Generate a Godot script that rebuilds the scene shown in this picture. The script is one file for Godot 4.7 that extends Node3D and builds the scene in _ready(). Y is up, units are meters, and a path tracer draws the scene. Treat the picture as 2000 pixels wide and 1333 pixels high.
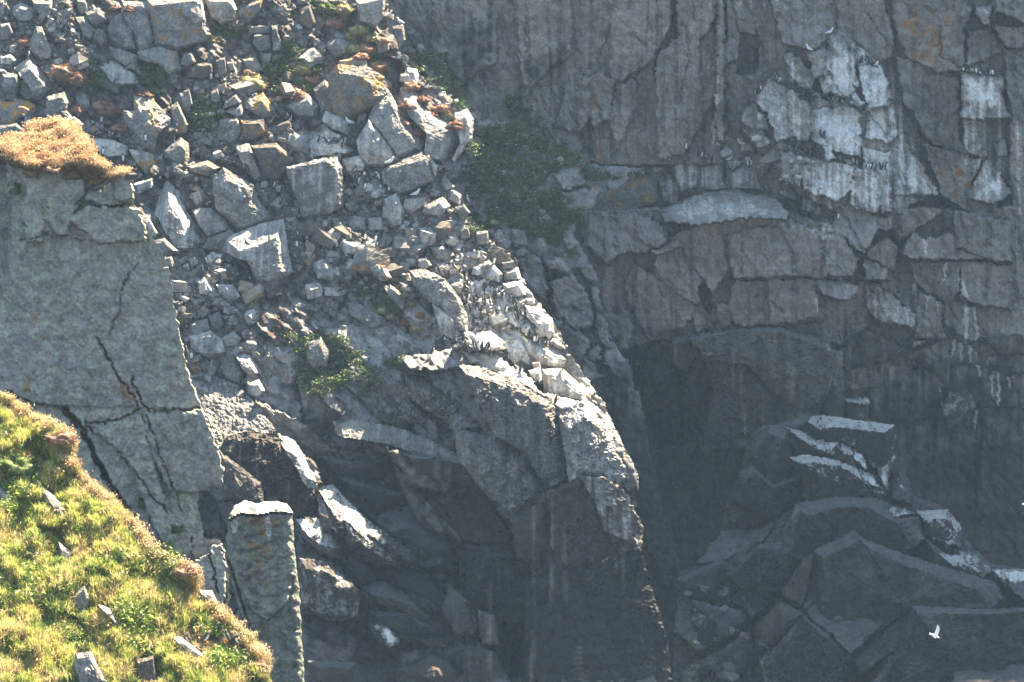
extends Node3D
# A seabird cliff: far rock wall, green gully, boulder slope running down to a rock ridge, lichen buttress, pillar and a grassy bank.

const FOCAL := 6000.0            # focal length in photo pixels (2000 wide)
const EYE := Vector3(0, 60, 0)   # metres above the sea
const PITCH := -12.0
var right := Vector3.RIGHT
var upv := Vector3.UP
var ahead := Vector3.FORWARD
var zb := PackedFloat32Array()   # distance of the ground found so far, 4 px cells
const ZW := 504
const ZH := 338
var rng := RandomNumberGenerator.new()
var names := {}
var nA := FastNoiseLite.new()
var nB := FastNoiseLite.new()
var nC := FastNoiseLite.new()
var nS := FastNoiseLite.new()
var nR := FastNoiseLite.new()
const FRAMES := {"P": [0, 0, 1.0], "R1": [0, 0, 2.963], "R2": [500, 0, 2.963], "R3": [1000, 0, 2.962], "R4": [1400, 0, 2.962], "R5": [200, 400, 3.332], "R6": [600, 400, 2.962], "R7": [1100, 350, 2.6655], "R8": [1500, 400, 2.962], "Q1": [0, 700, 2.1065], "Q2": [370, 700, 2.1057], "Q3": [800, 700, 2.1067], "Q4": [1200, 750, 2.286], "T": [0, 180, 4.7619], "U": [900, 480, 5.128], "V": [340, 625, 1.2652]}

# A place on the survey grid (x to the right, y down, 40 units to a metre at 150 m) at a distance from the viewpoint.
func at(x: float, y: float, d: float) -> Vector3:
	return EYE + (ahead + right * ((x - 1000.0) / FOCAL) - upv * ((y - 666.5) / FOCAL)) * d

static func outline(spec: String) -> PackedVector2Array:
	var head := spec.split(":")
	var f: Array = FRAMES[head[0].strip_edges()]
	var out := PackedVector2Array()
	for s in head[1].split(" ", false):
		var q := s.split(",")
		out.append(Vector2(float(q[0]) / f[2] + f[0], float(q[1]) / f[2] + f[1]))
	return out

class Relief:
	var x0: float
	var y0: float
	var st: float
	var nx: int
	var ny: int
	var m := 0.025
	var h := PackedFloat32Array()
	var cut := PackedFloat32Array()      # distance inside the domain edge, < 0 outside
	var wx := PackedFloat32Array()
	var wy := PackedFloat32Array()
	var masks := {}
	var fold_px := 10.0
	var fold_m := 2.0
	var noise: FastNoiseLite
	var pal := {}
	var base: Callable
	var rough := [0.25, 0.08, 0.03]
	var split := 0.16     # depth of the fine fractures
	var flute := 0.0      # depth of the upright grain
	var lay := 0.0        # which way the fractures run, degrees
	var tilt := 1.0
	var boost := 1.0
	var tone := PackedFloat32Array()   # how much darker or lighter the stone of each block is
	var tones := 0.14
	var dice := RandomNumberGenerator.new()

	func _init(ax: float, ay: float, bx: float, by: float, step: float, mm: float, n: FastNoiseLite, warp := 5.0):
		x0 = ax; y0 = ay; st = step; m = mm; noise = n
		nx = int((bx - ax) / step) + 1
		ny = int((by - ay) / step) + 1
		var t := nx * ny
		h.resize(t); tone.resize(t); cut.resize(t); wx.resize(t); wy.resize(t)
		h.fill(0.0); cut.fill(1000.0)
		for j in ny:
			var y := y0 + j * st
			for i in nx:
				var x := x0 + i * st
				var k := j * nx + i
				wx[k] = x + warp * n.get_noise_2d(x * 1.2, y * 1.2) + 0.22 * warp * n.get_noise_2d(x * 5.0 + 900.0, y * 5.0)
				wy[k] = y + warp * n.get_noise_2d(x * 1.2 + 5000.0, y * 1.2) + 0.22 * warp * n.get_noise_2d(x * 5.0, y * 5.0 + 900.0)

	# signed distance of (px, py) to a polygon, positive inside
	static func inside(p: PackedVector2Array, px: float, py: float) -> float:
		var best := 1e9
		var isin := false
		var n := p.size()
		var a := p[n - 1]
		for i in n:
			var b := p[i]
			var ex := b.x - a.x
			var ey := b.y - a.y
			var qx := px - a.x
			var qy := py - a.y
			if (a.y > py) != (b.y > py) and px < a.x + (py - a.y) / ey * ex:
				isin = not isin
			var t := clampf((qx * ex + qy * ey) / (ex * ex + ey * ey + 1e-9), 0.0, 1.0)
			qx -= ex * t
			qy -= ey * t
			best = minf(best, qx * qx + qy * qy)
			a = b
		return sqrt(best) if isin else -sqrt(best)

	func cells(p: PackedVector2Array, pad: float) -> Rect2i:
		var r := Rect2(p[0], Vector2.ZERO)
		for q in p: r = r.expand(q)
		r = r.grow(pad)
		var i0 := clampi(int((r.position.x - x0) / st), 0, nx)
		var j0 := clampi(int((r.position.y - y0) / st), 0, ny)
		var i1 := clampi(int((r.end.x - x0) / st) + 1, 0, nx)
		var j1 := clampi(int((r.end.y - y0) / st) + 1, 0, ny)
		return Rect2i(i0, j0, i1 - i0, j1 - j0)

	func domain(spec: String, fpx: float, fm: float):
		var p: PackedVector2Array = shape_of(spec)
		fold_px = fpx; fold_m = fm
		for k in nx * ny:
			cut[k] = inside(p, wx[k], wy[k])

	func shape_of(spec: String) -> PackedVector2Array:
		var head := spec.split(":")
		var f: Array = FRAMES[head[0].strip_edges()]
		var out := PackedVector2Array()
		for s in head[1].split(" ", false):
			var q := s.split(",")
			out.append(Vector2(float(q[0]) / f[2] + f[0], float(q[1]) / f[2] + f[1]))
		return out

	# a block of rock: its face lies hh metres out of the base and leans by gx, gy metres per metre; "set" also carves
	func slab(spec: String, hh: float, gx := 0.0, gy := 0.0, bev := 6.0, bevm := 0.22, carve := false):
		var p := shape_of(spec)
		var c := Vector2.ZERO
		bev *= 0.6
		hh *= boost
		gx *= tilt
		gy *= tilt
		for q in p: c += q / p.size()
		var r := cells(p, 8.0)
		dice.seed = int(c.x * 13.0 + c.y * 7.0)
		var tn := dice.randf_range(-1.0, 1.0) * tones
		for j in range(r.position.y, r.end.y):
			var y := y0 + j * st
			for i in range(r.position.x, r.end.x):
				var k := j * nx + i
				var e := inside(p, wx[k], wy[k])
				if e <= 0.0: continue
				var b := maxf(0.0, 1.0 - e / bev)
				var v := hh + (gx * (x0 + i * st - c.x) + gy * (y - c.y)) * m - bevm * b * b
				if carve or v > h[k]:
					h[k] = v
					tone[k] = tn

	func crack(spec: String, w: float, depth: float):
		var p := shape_of(spec)
		w *= 0.66
		var r := cells(p, w + 8.0)
		for j in range(r.position.y, r.end.y):
			for i in range(r.position.x, r.end.x):
				var k := j * nx + i
				var best := 1e9
				for q in p.size() - 1:
					var a := p[q]
					var b := p[q + 1]
					var ex := b.x - a.x
					var ey := b.y - a.y
					var qx := wx[k] - a.x
					var qy := wy[k] - a.y
					var t := clampf((qx * ex + qy * ey) / (ex * ex + ey * ey + 1e-9), 0.0, 1.0)
					qx -= ex * t
					qy -= ey * t
					best = minf(best, qx * qx + qy * qy)
				if best < w * w:
					h[k] -= depth * (1.0 - best * best / (w * w * w * w))

	func paint(which: String, spec: String, strength := 1.0, feather := 12.0, grow := 0.0):
		if not masks.has(which):
			var a := PackedFloat32Array()
			a.resize(nx * ny); a.fill(0.0)
			masks[which] = a
		var mk: PackedFloat32Array = masks[which]
		var p := shape_of(spec)
		var r := cells(p, 8.0)
		for j in range(r.position.y, r.end.y):
			for i in range(r.position.x, r.end.x):
				var k := j * nx + i
				var e := inside(p, wx[k], wy[k]) + grow
				if e > 0.0: mk[k] = maxf(mk[k], strength * minf(1.0, e / feather))
		masks[which] = mk

	# joint-bounded blocks: leaning faces in jittered cells, with open joints between them
	func facets(size: float, stretch: float, deg: float, amp: float, lean: float, jw: float, jd: float, sd: int, from_y := -1000.0, to_y := 5000.0):
		var ca := cos(deg_to_rad(deg))
		var sa := sin(deg_to_rad(deg))
		var rg := RandomNumberGenerator.new()
		rg.seed = sd
		var span := 256
		var jx := PackedFloat32Array(); var jy := PackedFloat32Array(); var ta := PackedFloat32Array(); var tx := PackedFloat32Array(); var ty := PackedFloat32Array()
		for t in span * span / 8:
			jx.append(rg.randf_range(0.08, 0.92)); jy.append(rg.randf_range(0.08, 0.92)); ta.append(rg.randf_range(-1, 1)); tx.append(rg.randf_range(-1, 1)); ty.append(rg.randf_range(-1, 1))
		var cnt := jx.size()
		for k in nx * ny:
			if cut[k] < -6.0: continue
			var here := minf(clampf((wy[k] - from_y) / 60.0, 0.0, 1.0), clampf((to_y - wy[k]) / 60.0, 0.0, 1.0))
			if here <= 0.0: continue
			var u := (wx[k] * ca + wy[k] * sa) / (size * stretch)
			var v := (-wx[k] * sa + wy[k] * ca) / size
			var iu := int(floor(u - 0.5))
			var iv := int(floor(v - 0.5))
			var d1 := 1e9
			var d2 := 1e9
			var bi := 0
			var bu := 0.0
			var bv := 0.0
			for dj in 2:
				for di in 2:
					var cu := iu + di
					var cv := iv + dj
					var id := posmod(cu * 131 + cv * 557 + (cu * cv) * 7, cnt)
					var du := u - cu - jx[id]
					var dv := v - cv - jy[id]
					var dd := du * du + dv * dv
					if dd < d1:
						d2 = d1; d1 = dd; bi = id; bu = du; bv = dv
					elif dd < d2:
						d2 = dd
			var edge := (sqrt(d2) - sqrt(d1)) * size
			h[k] += here * (amp * ta[bi] + (tx[bi] * bu + ty[bi] * bv) * lean * size * m)
			tone[k] += here * ta[(bi + 17) % cnt] * tones * 0.8
			if edge < jw: h[k] -= here * jd * (1.0 - edge / jw)

	func finish(zbuf: PackedFloat32Array, nA: FastNoiseLite, nB: FastNoiseLite, nC: FastNoiseLite, nS: FastNoiseLite, nR: FastNoiseLite, place: Callable) -> Array:
		var t := nx * ny
		var dist := PackedFloat32Array(); dist.resize(t)
		var pos := PackedVector3Array(); pos.resize(t)
		var lc := cos(deg_to_rad(lay))
		var ls := sin(deg_to_rad(lay))
		for j in ny:
			var y := y0 + j * st
			for i in nx:
				var k := j * nx + i
				if cut[k] < -2.5 * st: continue
				var x := x0 + i * st
				var rx := (x * lc + y * ls) * 0.6
				var ry := (-x * ls + y * lc) * 1.3
				var rv := nR.get_noise_2d(rx, ry)
				var calm := clampf(cut[k] / 16.0, 0.1, 1.0)
				h[k] -= calm * split * maxf(0.0, rv - 0.25) * 1.6
				if flute > 0.0: h[k] += flute * nB.get_noise_2d(x * 2.4, y * 0.25)
				var hh: float = h[k] + rough[0] * nA.get_noise_2d(x, y) + calm * (rough[1] * nB.get_noise_2d(x, y) + rough[2] * nC.get_noise_2d(x, y))
				var f := maxf(0.0, 1.0 - cut[k] / fold_px)
				hh -= fold_m * f * f
				h[k] = hh
				var d: float = base.call(x, y) - hh
				if cut[k] < 0.0:
					var gx := (cut[mini(k + 1, t - 1)] - cut[maxi(k - 1, 0)]) / (2.0 * st)
					var gy := (cut[mini(k + nx, t - 1)] - cut[maxi(k - nx, 0)]) / (2.0 * st)
					var gl := maxf(gx * gx + gy * gy, 0.25)
					x -= cut[k] * gx / gl
					pos[k] = place.call(x, y - cut[k] * gy / gl, d)
					dist[k] = d
					continue
				dist[k] = d
				pos[k] = place.call(x, y, d)
		var ids := PackedInt32Array(); ids.resize(t); ids.fill(-1)
		var vs := PackedVector3Array(); var ns := PackedVector3Array(); var cs := PackedColorArray(); var ix := PackedInt32Array()
		var ca: Color = pal.a
		var cb: Color = pal.b
		var dark: Color = pal.get("dark", Color(0.05, 0.05, 0.055))
		var streak: float = pal.get("streak", 0.3)
		var wet: float = pal.get("wet_y", 5000.0)
		var wetk: float = pal.get("wet", 0.5)
		var empty := PackedFloat32Array()
		var top_light_tint: float = pal.get("top_light_tint", 0.0)
		var soil: PackedFloat32Array = masks.get("soil", empty)
		var green: PackedFloat32Array = masks.get("green", empty)
		var rust: PackedFloat32Array = masks.get("rust", empty)
		var algae: PackedFloat32Array = masks.get("algae", empty)
		var black: PackedFloat32Array = masks.get("black", empty)
		var guano: PackedFloat32Array = masks.get("guano", empty)
		var white: PackedFloat32Array = masks.get("white", empty)
		var lich: Color = pal.get("lichen", ca)
		var lichk: float = pal.get("lichen_k", 0.0)
		for j in ny:
			var y := y0 + j * st
			for i in nx:
				var k := j * nx + i
				if cut[k] <= -st: continue
				var x := x0 + i * st
				var il := k - 1 if i > 0 and cut[k - 1] > -2.5 * st else k
				var ir := k + 1 if i < nx - 1 and cut[k + 1] > -2.5 * st else k
				var iu := k - nx if j > 0 and cut[k - nx] > -2.5 * st else k
				var id := k + nx if j < ny - 1 and cut[k + nx] > -2.5 * st else k
				var nn := (pos[id] - pos[iu]).cross(pos[ir] - pos[il]).normalized()
				if nn.z < 0.0 and absf(nn.z) > 0.5: nn = -nn
				ids[k] = vs.size()
				vs.append(pos[k])
				ns.append(nn)
				var n1 := nA.get_noise_2d(x + 3000.0, y)
				var n2 := nB.get_noise_2d(x, y + 3000.0)
				var n3 := nC.get_noise_2d(x + 700.0, y)
				var s := nS.get_noise_2d(x * 3.0, y * 0.16)
				var s2 := nS.get_noise_2d(x * 1.7 + 900.0, y * 0.12)
				var c := ca.lerp(cb, clampf(0.5 + 1.1 * n1 + 0.5 * n2, 0.0, 1.0))
				if lichk > 0.0:
					c = c.lerp(lich, lichk * clampf(0.45 + 1.5 * n3 + 1.5 * n2 + 0.6 * n1, 0.0, 1.0))
				var g := (1.0 + 0.24 * n2 + 0.18 * n3) * (1.0 + tone[k])
				c = Color(c.r * g, c.g * g, c.b * g)
				var vert := clampf(1.0 - absf(nn.y) * 1.3, 0.0, 1.0)
				var sk := streak * vert * clampf(1.6 * s2 + 1.2 * s - 0.1, 0.0, 1.0)
				c = c.lerp(dark, sk)
				var lk := 0.28 * streak * vert * clampf(-1.6 * s2 + 0.8 * s - 0.25, 0.0, 1.0)
				c = c.lerp(Color(0.42, 0.38, 0.33), lk)
				if top_light_tint > 0.0:  # sky light painted in: paler colour on up-facing rock
					c = c.lerp(Color(0.36, 0.355, 0.345), top_light_tint * clampf((nn.y - 0.35) * 2.2 + n2 * 0.5, 0.0, 1.0))
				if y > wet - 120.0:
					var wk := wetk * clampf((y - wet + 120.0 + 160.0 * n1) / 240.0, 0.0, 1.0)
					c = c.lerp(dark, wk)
				if soil and soil[k] > 0.01:
					var q := clampf(soil[k] * 1.6 + n2 * 1.2 + n3 * 0.5 - 0.5, 0.0, 1.0)
					c = c.lerp(Color(0.088, 0.063, 0.050) * (1.0 + 0.5 * n3), q)
				if green and green[k] > 0.01:
					var q := clampf((green[k] * 1.7 + n2 * 1.2 + n3 * 0.6 - 0.6) * 1.5, 0.0, 1.0)
					c = c.lerp(Color(0.05, 0.075, 0.028) * (1.0 + 0.7 * n3), q)
				if algae and algae[k] > 0.01:
					var q := clampf(algae[k] * 1.2 + n2 * 0.6 + s * 0.6 - 0.2, 0.0, 1.0)
					c = c.lerp(Color(0.10, 0.095, 0.045), q * 0.8)
				if rust and rust[k] > 0.01:
					var q := clampf((rust[k] * 1.3 + n2 * 1.3 + s2 * 0.6 - 0.55) * 2.0, 0.0, 1.0)
					c = c.lerp(Color(0.36, 0.17, 0.06), q * 0.75)
				if black and black[k] > 0.01:
					var q := clampf(black[k] * 1.5 + n2 * 0.7 + s * 0.5 - 0.35, 0.0, 1.0)
					c = c.lerp(dark, q)
				if guano and guano[k] > 0.01:
					var q := clampf(guano[k] * 1.5 + (s * 1.7 + n3 * 0.3) * (0.35 + 0.65 * vert) + (n3 * 0.4 + n2 * 0.5) * (1.0 - vert) - 0.40 + n2 * 0.35, 0.0, 1.0)
					c = c.lerp(Color(0.80, 0.77, 0.71), q)
				if white and white[k] > 0.01:
					c = c.lerp(Color(0.72, 0.68, 0.62), clampf(white[k] * 1.4 + s * 0.6 + n3 * 0.5 - 0.3, 0.0, 1.0))
				c.a = 1.0
				cs.append(c)
				var zi := clampi(int(y / 4.0), 0, ZH - 1) * ZW + clampi(int(x / 4.0), 0, ZW - 1)
				if y > -30.0 and dist[k] < zbuf[zi]: zbuf[zi] = dist[k]
		for j in ny - 1:
			for i in nx - 1:
				var k := j * nx + i
				var a := ids[k]
				var b := ids[k + 1]
				var c := ids[k + nx]
				var e := ids[k + nx + 1]
				if a >= 0 and e >= 0:
					if b >= 0: ix.append(a); ix.append(b); ix.append(e)
					if c >= 0: ix.append(a); ix.append(e); ix.append(c)
				elif b >= 0 and c >= 0:
					if a >= 0: ix.append(a); ix.append(b); ix.append(c)
					if e >= 0: ix.append(b); ix.append(e); ix.append(c)
		var arr := []
		arr.resize(Mesh.ARRAY_MAX)
		arr[Mesh.ARRAY_VERTEX] = vs; arr[Mesh.ARRAY_NORMAL] = ns; arr[Mesh.ARRAY_COLOR] = cs; arr[Mesh.ARRAY_INDEX] = ix
		return [arr, zbuf]

func _ready():
	rng.seed = 20240611
	right = Vector3.RIGHT
	ahead = Vector3.FORWARD.rotated(Vector3.RIGHT, deg_to_rad(PITCH))
	upv = Vector3.UP.rotated(Vector3.RIGHT, deg_to_rad(PITCH))
	var cam := Camera3D.new()
	cam.name = "camera"
	cam.position = EYE
	cam.rotation_degrees = Vector3(PITCH, 0, 0)
	cam.fov = rad_to_deg(2.0 * atan(666.5 / FOCAL))
	cam.near = 1.0
	cam.far = 2000.0
	add_child(cam)
	cam.current = true
	var env := Environment.new()
	env.background_mode = Environment.BG_SKY
	var sky := Sky.new()
	var sm := ProceduralSkyMaterial.new()
	sm.sky_top_color = Color(0.465, 0.575, 0.705)
	sm.sky_horizon_color = Color(0.815, 0.86, 0.905)
	sm.sky_curve = 0.16
	sm.ground_bottom_color = Color(0.10, 0.125, 0.15)
	sm.ground_horizon_color = Color(0.38, 0.42, 0.46)
	sm.sky_energy_multiplier = 0.64
	sky.sky_material = sm
	env.sky = sky
	env.tonemap_mode = Environment.TONE_MAPPER_LINEAR
	env.tonemap_exposure = 7.0
	env.fog_enabled = true
	env.fog_density = 0.00022
	env.fog_light_color = Color(0.72, 0.86, 1.0)
	env.sdfgi_enabled = true
	env.ssao_enabled = true
	env.ssil_enabled = true
	var we := WorldEnvironment.new()
	we.name = "world_environment"
	we.environment = env
	add_child(we)
	var sun := DirectionalLight3D.new()
	sun.name = "sun"
	sun.light_energy = 1.6
	sun.light_color = Color(1.0, 0.925, 0.81)
	sun.light_angular_distance = 0.5
	sun.shadow_enabled = true
	sun.directional_shadow_max_distance = 300.0
	add_child(sun)
	sun.look_at_from_position(Vector3.ZERO, -Vector3(0.42, 0.76, -0.50), Vector3.UP)
	make_noise()
	make_materials()
	zb.resize(ZW * ZH)
	zb.fill(1e6)
	make_ground()
	make_rocks()
	make_plants()
	make_birds()

func make_noise():
	for q in [[nA, 11, 0.009, 4], [nB, 23, 0.035, 3], [nC, 37, 0.16, 2], [nS, 51, 0.02, 3], [nR, 77, 0.016, 3]]:
		var n: FastNoiseLite = q[0]
		n.noise_type = FastNoiseLite.TYPE_SIMPLEX_SMOOTH
		n.seed = q[1]
		n.frequency = q[2]
		n.fractal_octaves = q[3]
	nR.fractal_type = FastNoiseLite.FRACTAL_RIDGED

var M := {}

func make_materials():
	# granite speckle and fine relief, shared by all the rock
	var sz := 512
	var n := FastNoiseLite.new()
	n.seed = 5; n.frequency = 0.05; n.fractal_octaves = 4; n.noise_type = FastNoiseLite.TYPE_SIMPLEX_SMOOTH
	var grain := n.get_seamless_image(sz, sz)
	var n2 := FastNoiseLite.new()
	n2.seed = 6; n2.frequency = 0.012; n2.fractal_octaves = 5
	var cloud := n2.get_seamless_image(sz, sz)
	var img := Image.create(sz, sz, false, Image.FORMAT_RGB8)
	for y in sz:
		for x in sz:
			var a := grain.get_pixel(x, y).r
			var b := cloud.get_pixel(x, y).r
			var v := clampf(0.86 + (a - 0.5) * 0.38 + (b - 0.5) * 0.3, 0.4, 1.0)
			img.set_pixel(x, y, Color(v, v, v * (1.0 - 0.03 * (b - 0.5))))
	img.generate_mipmaps()
	var speck := ImageTexture.create_from_image(img)
	var nn := FastNoiseLite.new()
	nn.seed = 8; nn.frequency = 0.03; nn.fractal_octaves = 5; nn.noise_type = FastNoiseLite.TYPE_SIMPLEX_SMOOTH
	var hi := nn.get_seamless_image(sz, sz)
	hi.convert(Image.FORMAT_RGB8)
	hi.bump_map_to_normal_map(6.0)
	var bump := ImageTexture.create_from_image(hi)
	var rock := StandardMaterial3D.new()
	rock.resource_name = "rock"
	rock.vertex_color_use_as_albedo = true
	rock.albedo_texture = speck
	rock.roughness = 0.85
	rock.metallic_specular = 0.35
	rock.uv1_triplanar = true
	rock.uv1_world_triplanar = true
	rock.uv1_scale = Vector3.ONE * 0.22
	rock.normal_enabled = true
	rock.normal_texture = bump
	rock.normal_scale = 1.0
	M.rock = rock
	for t in [["grass", Color(1, 1, 1), 0.9], ["leaf", Color(1, 1, 1), 0.4], ["straw", Color(1, 1, 1), 0.8]]:
		var m := StandardMaterial3D.new()
		m.resource_name = t[0]
		m.vertex_color_use_as_albedo = true
		m.roughness = 0.7
		m.metallic_specular = 0.3
		m.backlight_enabled = true
		m.backlight = Color(t[2], t[2], t[2])
		m.cull_mode = BaseMaterial3D.CULL_DISABLED
		M[t[0]] = m
	var f := StandardMaterial3D.new()
	f.resource_name = "feathers"
	f.vertex_color_use_as_albedo = true
	f.roughness = 0.6
	M.feathers = f

func numbered(n: String) -> String:
	if not names.has(n):
		names[n] = 0
		return n
	names[n] += 1
	return "%s_%03d" % [n, names[n]]

func tag(o: Node3D, label: String, category := "", group := "", kind := ""):
	o.set_meta("label", label)
	if category != "": o.set_meta("category", category)
	if group != "": o.set_meta("group", group)
	if kind != "": o.set_meta("kind", kind)

func put_mesh(called: String, arr: Array, mat: Material, parent: Node3D = self) -> MeshInstance3D:
	var me := ArrayMesh.new()
	me.add_surface_from_arrays(Mesh.PRIMITIVE_TRIANGLES, arr)
	me.surface_set_material(0, mat)
	var o := MeshInstance3D.new()
	o.mesh = me
	o.name = numbered(called) if parent == self else called
	parent.add_child(o, true)
	return o

func put_relief(r: Relief, called: String, label: String, category: String, kind := "structure") -> MeshInstance3D:
	var got := r.finish(zb, nA, nB, nC, nS, nR, at)
	zb = got[1]
	var o := put_mesh(called, got[0], M.rock)
	tag(o, label, category, "", kind)
	return o

func ground_at(x: float, y: float) -> float:
	var best := 1e6
	for r in 4:
		var xi := clampi(int(x / 4.0), 0, ZW - 1)
		var yi := clampi(int(y / 4.0), 0, ZH - 1)
		for dj in range(-r, r + 1):
			for di in range(-r, r + 1):
				best = minf(best, zb[clampi(yi + dj, 0, ZH - 1) * ZW + clampi(xi + di, 0, ZW - 1)])
		if best < 1e5: break
	return best

var wall_node: Node3D
var mound_node: Node3D
var slope_node: Node3D

func make_ground():
	far_wall()
	green_gully()
	sea_mound()
	boulder_slope()
	buttress()
	pillar()
	bank()

func far_wall():
	var r := Relief.new(752, -92, 2012, 1346, 2.2, 0.0275, nB, 6.0)
	r.base = func(x: float, y: float) -> float: return 166.0 + (y - 300.0) * 0.0275 * 0.17 + maxf(0.0, 1000.0 - x) * 0.004
	r.tilt = 2.6
	r.boost = 1.15
	r.split = 0.20
	r.flute = 0.08
	r.lay = 70.0
	r.tones = 0.18
	r.facets(150, 1.6, 78, 0.35, 0.22, 1.6, 0.16, 3)
	r.facets(48, 1.8, 84, 0.10, 0.20, 1.2, 0.06, 4)
	var B := 0.5
	# great smooth face on the left
	r.slab("P: 740,-120 1411,-120 1409,322 1240,325 1140,320 1050,260 930,250 740,220", 1.0, -0.02, 0.02)
	for q in [["R3: 250,740 300,480 480,390 600,480 560,700 380,770", 1.55, 0.06, 0.03], ["R3: 560,-300 900,-300 930,120 830,330 720,420 560,500 570,200", 1.5, 0.04, 0.0], ["R3: 830,330 960,200 1180,120 1190,540 1000,900 840,930 830,600", 1.7, -0.05, 0.0],
			["R3: 0,-300 350,-300 350,300 180,450 30,330", 1.35, 0.06, 0.0], ["R3: 600,500 715,440 730,620 660,760 600,900 560,700", 1.35, -0.1, 0.0], ["R2: 850,160 1100,0 1110,300 1040,340 960,260", 1.3, 0.15, 0.0],
			["R2: 1100,150 1390,100 1400,360 1200,480 1110,390", 1.5, 0.05, 0.03], ["R3: 930,-300 1190,-300 1180,120 1030,340 960,190", 1.9, 0.04, -0.02], ["R2: 1500,0 1820,-200 1800,200 1700,400 1560,560 1520,300", 1.55, -0.03, 0.05]]:
		r.slab(q[0], q[1], q[2], q[3], 5.0, 0.2)
	r.slab("R3: 720,430 820,330 835,600 740,610", 1.0, 0.1, -0.1, 4.0, -0.1, true)
	r.slab("R3: 395,770 465,680 470,920 410,920", 0.6, 0.2, 0.0, 4.0, -0.2, true)
	for c in ["R3: 590,0 560,200 500,350 500,420 300,490 250,740", "R3: 750,350 720,450 725,600 670,740 650,900", "R3: 900,30 940,60 930,160 1010,150 1030,340 960,600", "R3: 540,210 700,200 790,270", "R3: 1050,0 1060,100 1110,130", "R2: 950,0 1000,110 1060,200 1040,330", "R2: 1390,100 1470,260 1430,400"]:
		r.crack(c, 2.6, 0.2)
	r.slab("P: 1401,-120 1414,-120 1417,282 1398,276", 2.3, 0.0, 0.0, 4, 0.3)
	r.crack("P: 1417,-120 1418,280", 4.0, 1.0)
	# right panel
	r.slab("P: 1417,-120 2014,-120 2014,460 1417,460", 0.5, 0.0, 0.0)
	r.slab("R4: 200,560 600,200 740,190 960,380 1060,760 1290,1130 760,1333 400,1050 150,760", 2.0, 0.0, 0.12)
	r.slab("R4: 480,900 1010,980 1015,1240 700,1240 480,1120", 4.0, 0.0, 0.05)
	for q in [["R4: 230,-300 680,-300 680,170 580,290 380,260 340,130", 1.0, -0.12, 0.12], ["R4: 50,170 140,180 120,330 50,380", 0.9, 0.0, 0.4], ["R4: 690,-300 900,-300 1030,230 1030,330 930,370 820,250 700,190", 1.0, 0.12, 0.0],
			["R4: 960,-300 1400,-300 1480,80 1430,160 1440,400 1290,430 1110,340 1040,200", 1.7, 0.06, 0.05], ["R4: 1030,330 1110,340 1290,430 1410,440 1410,800 1500,910 1330,870 1200,800 1140,650 1080,600", 1.3, -0.04, 0.0],
			["R4: 1500,30 1600,30 1570,150 1500,100", 2.3, 0.0, 0.35], ["R4: 1590,140 1777,150 1777,280 1680,280", 1.5, 0.0, 0.1], ["R4: 1640,-300 1800,-300 1800,140 1720,110 1610,60", 2.4, -0.1, 0.1],
			["R4: 1580,150 1650,300 1440,400 1450,180", 1.1, -0.15, 0.0], ["R4: 1660,280 1800,290 1800,690 1700,690 1670,500", 1.2, 0.0, 0.08],
			["R4: 640,200 720,200 800,350 830,500 760,560 620,540 560,420 590,330 640,290", 2.2, 0.1, 0.3], ["R4: 380,310 440,300 560,420 560,540 480,500 420,440", 2.4, 0.0, 0.25], ["R4: 530,310 630,290 640,420 560,470", 2.6, 0.0, 0.3],
			["R4: 300,450 400,500 430,530 440,800 340,820 290,660 220,590", 3.0, -0.2, 0.35], ["R4: 400,520 430,510 545,620 550,770 520,830 440,800 420,700", 3.6, 0.25, 0.05],
			["R4: 140,650 210,590 300,690 300,760 150,740", 2.9, -0.1, 0.2], ["R4: 150,740 260,730 320,840 250,860 180,800", 3.2, 0.0, 0.3],
			["R4: 545,620 760,615 830,640 840,850 830,920 700,880 560,830 545,760", 3.7, -0.05, 0.3], ["R4: 760,540 800,530 860,600 830,620 760,600", 3.6, 0.1, 0.5], ["R4: 820,385 950,385 1000,480 1005,620 870,640 850,560 830,470", 2.9, 0.1, 0.25],
			["R4: 870,640 1010,620 1060,760 1010,830 860,800", 3.2, 0.15, 0.3], ["R4: 640,930 800,960 770,1120 690,1170 500,1100 480,960", 5.0, -0.1, 0.15], ["R4: 800,970 920,985 950,1100 940,1250 760,1190", 5.2, 0.12, 0.1],
			["R4: 920,985 1000,1000 1015,1230 950,1240", 4.9, 0.2, 0.1], ["R4: 390,870 480,900 590,920 640,940 480,960 490,1090 400,1060 360,960", 5.3, -0.1, 0.15], ["R4: 590,800 640,800 690,920 640,930", 4.4, 0.2, 0.5],
			["R4: 840,850 1000,880 1000,990 850,960", 3.5, 0.0, 0.2], ["R4: 1415,425 1650,445 1670,600 1700,690 1600,690 1520,690 1420,690", 2.9, 0.05, 0.14], ["R4: 1420,690 1520,690 1530,915 1440,880", 2.3, 0.0, 0.0],
			["R4: 1560,900 1640,1000 1710,1120 1600,1190 1450,1150", 2.5, 0.1, 0.35], ["R4: 1700,690 1800,690 1800,1300 1720,1280 1690,1000", 1.7, 0.1, 0.0],
			["R4: 1010,830 1150,900 1290,1130 1015,1135", 3.0, 0.15, 0.2], ["R4: 1190,830 1330,870 1540,920 1480,1060 1720,1280 1500,1250 1300,1130", 1.9, -0.05, 0.1], ["R4: 690,1180 950,1260 1010,1240 1010,1333 760,1333", 4.4, 0.1, 0.0]]:
		r.slab(q[0], q[1], q[2], q[3], 4.0, 0.14)
	r.slab("R4: 140,190 250,200 230,420 110,430", -0.6, 0.2, -0.1, 6.0, -0.3, true)
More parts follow.
